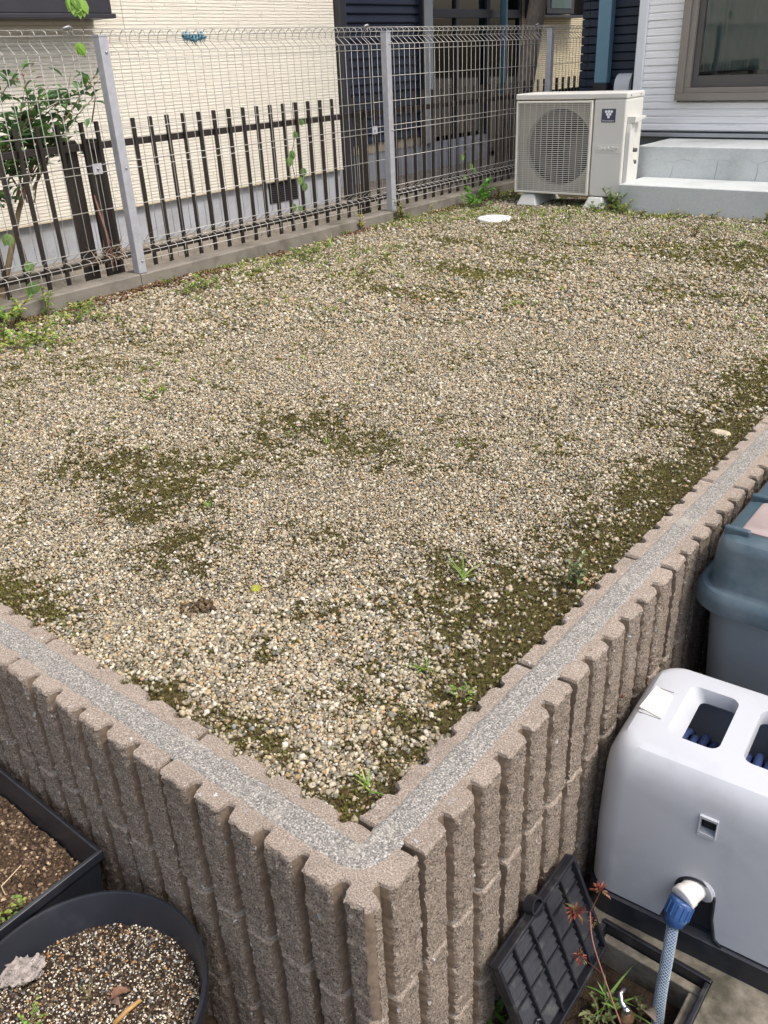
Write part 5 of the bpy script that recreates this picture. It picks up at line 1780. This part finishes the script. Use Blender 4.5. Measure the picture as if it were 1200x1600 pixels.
ww = [(18, 512, .10), (35, 500, .09), (28, 548, .08), (62, 535, .075), (75, 492, .11), (95, 540, .06), (120, 505, .06), (8, 540, .09), (150, 500, .05), (130, 490, .07), (185, 505, .04), (225, 520, .03)]
for i, (a, b_, s) in enumerate(ww):
    weed(['rosette', 'upright', 'rosette'][i % 3], a, b_, s * 1.3, '%s in the gravel beside the kerb below the shrub' % ['low yellow-green leafy weed', 'upright yellow-green weed', 'low yellow-green leafy weed'][i % 3], 50 + i, GREEN + YEL[:1], 'weeds in the gravel below the shrub')
ww = [(300, 455, .07), (325, 448, .08), (340, 452, .05), (285, 462, .05), (430, 415, .05), (448, 408, .07), (468, 402, .07), (490, 396, .06), (515, 384, .09), (505, 392, .06), (400, 425, .04), (370, 445, .04), (310, 470, .04), (262, 445, .06)]
for i, (a, b_, s) in enumerate(ww):
    weed(['rosette', 'rosette', 'grass'][i % 3], a, b_, s, '%s in the gravel along the kerb between two steel posts' % ['small green leafy weed', 'small green leafy weed', 'little grass tuft'][i % 3], 80 + i, GREEN, 'weeds between the first two posts')
ww = [(1000, 338, .06), (1020, 341, .05), (1040, 342, .07), (1052, 340, .06), (1070, 343, .05), (1092, 345, .06), (1110, 345, .07), (1130, 347, .05), (1160, 349, .08), (1180, 350, .05), (1197, 352, .09), (985, 336, .06)]
for i, (a, b_, s) in enumerate(ww):
    weed(['rosette', 'upright', 'grass'][i % 3], a, b_, s, '%s along the foot of the lower step' % ['low dry green leafy weed', 'upright dry green weed', 'dry yellowish grass tuft'][i % 3], 110 + i, DULL + YEL + GREEN[2:3], 'weeds along the lower step')
ww = [(235, 625, .04), (328, 792, .03), (455, 682, .025), (512, 692, .03), (808, 480, .05), (845, 355, .05), (885, 350, .04), (930, 372, .05), (1010, 372, .04), (560, 600, .02), (150, 600, .025), (720, 700, .02)]
for i, (a, b_, s) in enumerate(ww):
    weed('grass' if i % 2 else 'rosette', a, b_, s, '%s standing alone in the open gravel' % ['tiny green leafy seedling', 'tiny green grass tuft'][i % 2], 140 + i, GREEN, 'seedlings in open gravel')

# shrub behind the fence, left
shb = empty('shrub', (-3.98, 2.05, 0.52))
tag(shb, 'dark green leafy shrub with brown stems behind the mesh fence', 'shrub')
rg = random.Random(21)
br = MB(); L = Leaves(22)
SG = [s2l(92, 128, 78), s2l(108, 146, 84), s2l(78, 110, 74), s2l(124, 160, 92), s2l(98, 130, 92)]


def shrub_branch(base, tip, r0, leafy, pal=SG, dens=1.0, lsize=0.048):
    base = Vector(base); tip = Vector(tip)
    mid = base.lerp(tip, .5) + Vector((rg.gauss(0, .03), rg.gauss(0, .03), .03))
    pts = catmull([base, mid, tip], 6)
    br.tube([tuple(p) for p in pts], [r0 * (1 - .75 * i / (len(pts) - 1)) for i in range(len(pts))], 6, False)
    for k in range(int(leafy * dens)):
        t = rg.uniform(.3, 1.0)
        p = pts[min(len(pts) - 1, int(t * (len(pts) - 1)))]
        a = rg.uniform(0, 6.28)
        d = Vector((math.cos(a), math.sin(a), rg.uniform(-.2, .9)))
        q = p + d.normalized() * rg.uniform(0, .055)
        L.leaf(q, d, lsize * rg.uniform(.65, 1.15), lsize * rg.uniform(.36, .5), rg.choice(pal), curl=.2, fold=.22)


o_ = Vector((-3.98, 2.05, 0.52))
br.tube([(0, -0.10, 0), (0.02, -0.06, .3), (0.03, 0.0, .5)], [0.028, 0.022, 0.016], 8, False)
br.tube([(0.0, -0.02, 0.05), (0.04, 0.14, .42), (0.05, 0.26, .62)], [0.016, 0.012, 0.009], 7, False)
tips = [(20, 250), (60, 240), (100, 238), (140, 245), (40, 205), (80, 200), (115, 195), (150, 205), (20, 170), (60, 160), (100, 150), (130, 140), (150, 115), (110, 115), (75, 135), (40, 125), (30, 105), (60, 180), (10, 225), (90, 220), (130, 175), (148, 150), (10, 290), (20, 320), (8, 190), (55, 125), (125, 225)]
for (a, b_) in tips:
    tp = Vector(hit(a, b_, 0, -3.92 + rg.uniform(-.12, .10))) - o_
    bs_ = Vector((0.03, rg.uniform(-.05, .25), rg.uniform(.42, .66)))
    shrub_branch(bs_, tp, .005, 24, lsize=.072)
for (a, b_, c_, d) in ((30, 100, 12, 60), (130, 118, 158, 105)):
    tp = Vector(hit(a, b_, 0, -3.88)) - o_
    shrub_branch(tp + Vector((0, 0, -.2)), tp, .004, 14, [s2l(120, 150, 70), s2l(142, 128, 96), s2l(150, 110, 92)], 1, .035)
br.build('branches', M['stem'], shb, smooth=True)
L.build('leaves', M['leaf'], shb)

# climbing vines
rg = random.Random(5)


def vine(name, label, pts_px, xplane, leaves_px, leaf_len, pal, stem_r=0.0022):
    pts = [Vector(hit(a, b_, 0, xplane)) for a, b_ in pts_px]
    e = empty(name, pts[0])
    tag(e, label, 'vine')
    MB().tube([tuple(p - pts[0]) for p in catmull(pts, 8)], stem_r, 6).build('stem', M['stem'], e, smooth=True)
    Lx = Leaves(31)
    for (a, b_, s) in leaves_px:
        q = Vector(hit(a, b_, 0, xplane + 0.02)) - pts[0]
        # heart-shaped leaf: two lobes hanging
        for sg in (-1, 1):
            Lx.leaf(q, Vector((rg.uniform(.1, .3), sg * .45 + rg.uniform(-.1, .1), -1)), leaf_len * s, leaf_len * s * .62, rg.choice(pal), up=Vector((1, 0, .3)), curl=.12, fold=.1)
        Lx.leaf(q, Vector((.2, rg.uniform(-.1, .1), -1)), leaf_len * s * 1.1, leaf_len * s * .6, rg.choice(pal), up=Vector((1, 0, .3)), curl=.1, fold=.1)
    Lx.build('leaves', M['leaf'], e)
    return e


VG = [s2l(118, 160, 60), s2l(140, 178, 78), s2l(100, 140, 54)]
vine('vine', 'thin vine with heart shaped leaves hanging over the top wire', [(133, 90), (128, 68), (131, 48), (124, 20), (117, -10), (112, -60)], -3.53, [(108, -8, 1.3), (122, -4, 1.3), (118, 6, 1.0), (122, 66, .9), (124, 70, .8)], 0.052, VG)
VD = [s2l(92, 122, 64), s2l(112, 142, 78)]
vine('vine', 'vine with drooping leaves climbing a brown picket before the vent', [(470, 345), (466, 300), (456, 250), (460, 215), (458, 180), (457, 160)], -3.765, [(470, 186, .6), (460, 205, .7), (455, 235, .8), (450, 245, .9), (472, 262, .8), (468, 275, .9), (474, 285, .8), (458, 318, .7), (468, 320, .7)], 0.062, VD)
vine('vine', 'pale leaves climbing the pickets near the end of the kerb', [(735, 320), (732, 285), (722, 250), (728, 235)], -3.76, [(722, 240, .8), (735, 255, .8), (726, 272, .8), (740, 262, .7), (730, 290, .8)], 0.06, VG)
vine('vine', 'broad green leaves low behind the kerb at the left end', [(44, 460), (48, 430), (40, 400), (30, 370)], -3.70, [(48, 440, 1.1), (42, 408, .9), (8, 365, 1.0), (45, 445, 1.0)], 0.055, VD)
# big leaves near the shutter box corner, top left
# dead grass caught in the fence at the first post
e = empty('dead_grass', tuple(hit(180, 400, 0, -3.63)))
tag(e, 'clump of dry tan dead stalks caught at the foot of the first post', 'dead grass')
Ld = Leaves(77)
for i in range(46):
    a = rg.uniform(0, 6.28); el = rg.uniform(-.3, 1.3)
    Ld.blade((rg.gauss(0, .025), rg.gauss(0, .07), rg.uniform(-.04, .05)), (math.cos(a) * math.cos(el), math.sin(a) * math.cos(el) * 1.4, math.sin(el)), rg.uniform(.06, .16), .0055, rg.choice([s2l(176, 150, 116), s2l(150, 122, 92), s2l(196, 176, 146), s2l(112, 88, 68)]), rg.uniform(.2, 1.2))
Ld.build('stalks', M['leaf'], e)
MB().tube([(0, -.02, -.06), (.01, -.03, .1), (-.01, -.045, .28)], [.006, .006, .004], 6).build('dry_stem', M['red_stem'], e, smooth=True)

# red maple seedling before the lid
q = [Vector(hit(970, 1600, 1, .86)), Vector(hit(945, 1530, 1, .88)), Vector(hit(926, 1470, 1, .90)), Vector(hit(922, 1425, 1, .93))]
q[0].z = max(q[0].z, -0.04)
mp_ = empty('maple_seedling', q[0])
tag(mp_, 'red leaved maple seedling on a thin stem before the leaning lid', 'seedling')
b0 = q[0]
s_ = MB().tube([tuple(p - b0) for p in catmull(q, 8)], 0.0013, 6)
tipsM = [(938, 1393, .9), (900, 1425, 1.15), (907, 1495, .7), (925, 1440, .4)]
Lm = Leaves(41)
RP = [s2l(128, 62, 54), s2l(132, 88, 62), s2l(104, 58, 48), s2l(126, 112, 66), s2l(146, 74, 66)]
for (a, b_, s) in tipsM:
    tp = Vector(hit(a, b_, 1, .925)) - b0
    att = min((p - b0 for p in catmull(q, 8)), key=lambda p: (p - tp).length)
    s_.tube([tuple(att), tuple(tp)], 0.0009, 5, False)
    for k in range(22):
        an = rg.uniform(0, 6.28); el = rg.uniform(-.8, 1.2)
        d = Vector((math.cos(an) * math.cos(el), math.sin(an) * math.cos(el), math.sin(el)))
        Lm.leaf(tp + d * .003, d, .018 * s * rg.uniform(.6, 1.1), .0045 * s, rg.choice(RP), fold=.4)
s_.build('stem', M['red_stem'], mp_, smooth=True)
Lm.build('leaves', M['leaf'], mp_)

# odds and ends lying about
rs = np.random.default_rng(5)


def lump(name, p, sx, sy, sz, c, label, cat, mat=None, sub=2, amp=.25, fr_=60):
    bm = bmesh.new(); bmesh.ops.create_icosphere(bm, subdivisions=sub, radius=1)
    for v in bm.verts:
        k = 1 + amp * mnoise.fractal(v.co * 1.6 + Vector(p) * 9, 1, 2, 3)
        v.co = Vector((v.co.x * sx * k, v.co.y * sy * k, v.co.z * sz * k))
    me = bpy.data.meshes.new(name); bm.to_mesh(me); bm.free()
    me.materials.append(mat or simple(name + '_surface', c, .9, 0, .25, fr_, .6, 300))
    o = link(name, me, None, tuple(p))
    tag(o, label, cat)
    return o


p = hit(313, 948, 2, GZ + .006)
nn_ = 90
q_ = rng.normal(0, 1, (nn_, 3)) * np.array([.010, .012, .004]); q_[:, 2] = np.abs(q_[:, 2])
v, f, c = pieces(q_, rng.uniform(.002, .006, nn_), ICO_V, ICO_F, np.array([s2l(92, 76, 58), s2l(116, 98, 74), s2l(74, 62, 50)])[rng.integers(0, 3, nn_)], .6, .25, 1.5)
tag(link('dirt_clod', np_mesh('dirt_clod', v, f, M['chip'], c), None, tuple(p)), 'small brown clod of dirt lying on the gravel', 'clod')
p = hit(1125, 678, 2, GZ + .006); lump('pale_stone', p, .030, .018, .012, s2l(178, 166, 142), 'pale flat stone on the gravel near the right wall leg', 'stone')
p = hit(400, 920, 2, GZ + .004); lump('moss_button', p, .010, .012, .007, s2l(140, 142, 56), 'small round yellow-green moss cushion alone on the gravel', 'moss', amp=.3)
# crumpled grey dead leaf, dry leaf and twig in the round pot
p = Vector(hit(35, 1520, 2, .252))
bm = bmesh.new(); bmesh.ops.create_grid(bm, x_segments=30, y_segments=30, size=.5)
for v in bm.verts:
    x, y = v.co.x, v.co.y
    z = .20 * mnoise.fractal(Vector((x * 5, y * 5, 2)), 1, 2, 5) + .18 * mnoise.noise(Vector((x * 14, y * 9, 7)))
    k = 1 - .4 * (x * x + y * y)
    v.co = Vector((x * .050 * k + z * .03, y * .075 * k - z * .02, abs(z) * .045 + .002 + .003 * math.sin(x * 22 + y * 9)))
me = bpy.data.meshes.new('crumpled_leaf'); bm.to_mesh(me); bm.free()
me.materials.append(simple('grey_dead_leaf', s2l(146, 138, 132), .85, 0, .4, 90, .8, 260))
tag(link('crumpled_leaf', me, None, p, (0, 0, R(-35))), 'crumpled grey dead leaf on the soil of the round pot', 'leaf')
Lf = Leaves(3)
Lf.leaf((0, 0, 0), (.5, .8, .25), .032, .016, s2l(150, 112, 92), curl=.5)
Lf.leaf((.004, 0, 0), (.8, .1, .3), .022, .014, s2l(134, 112, 98), curl=.4)
tag(Lf.build('dry_leaf', M['leaf'], None, tuple(hit(172, 1562, 2, .246))), 'folded brown dry leaf on the soil of the round pot', 'leaf')
a_, b_ = Vector(hit(178, 1600, 2, .243)), Vector(hit(220, 1562, 2, .255))
tag(MB().tube([tuple(a_), tuple(a_.lerp(b_, .5) + Vector((0, 0, .003))), tuple(b_)], [.0042, .0036, .003], 8).build('twig', simple('cut_twig', s2l(176, 138, 84), .7, 0, .2, 40), None, smooth=True), 'short tan cut twig lying on the soil of the round pot', 'twig')
p1, p2, p3 = Vector(hit(2, 1385, 2, .247)), Vector(hit(8, 1397, 2, .250)), Vector(hit(33, 1352, 2, .252))
tag(MB().tube([tuple(p2), tuple(p1), tuple(p3)], .0009, 5).build('straw', simple('straw', s2l(206, 186, 150), .7), None), 'thin bent straw on the soil of the rectangular planter', 'straw')
# dry leaf scrap in the pit
Lf = Leaves(4); Lf.leaf((0, 0, 0), (.4, -.3, .5), .05, .03, s2l(150, 138, 124), curl=.5)
tag(Lf.build('dry_leaf', M['leaf'], None, tuple(hit(1005, 1582, 2, -.02))), 'grey dry leaf scrap standing in the valve box', 'leaf')
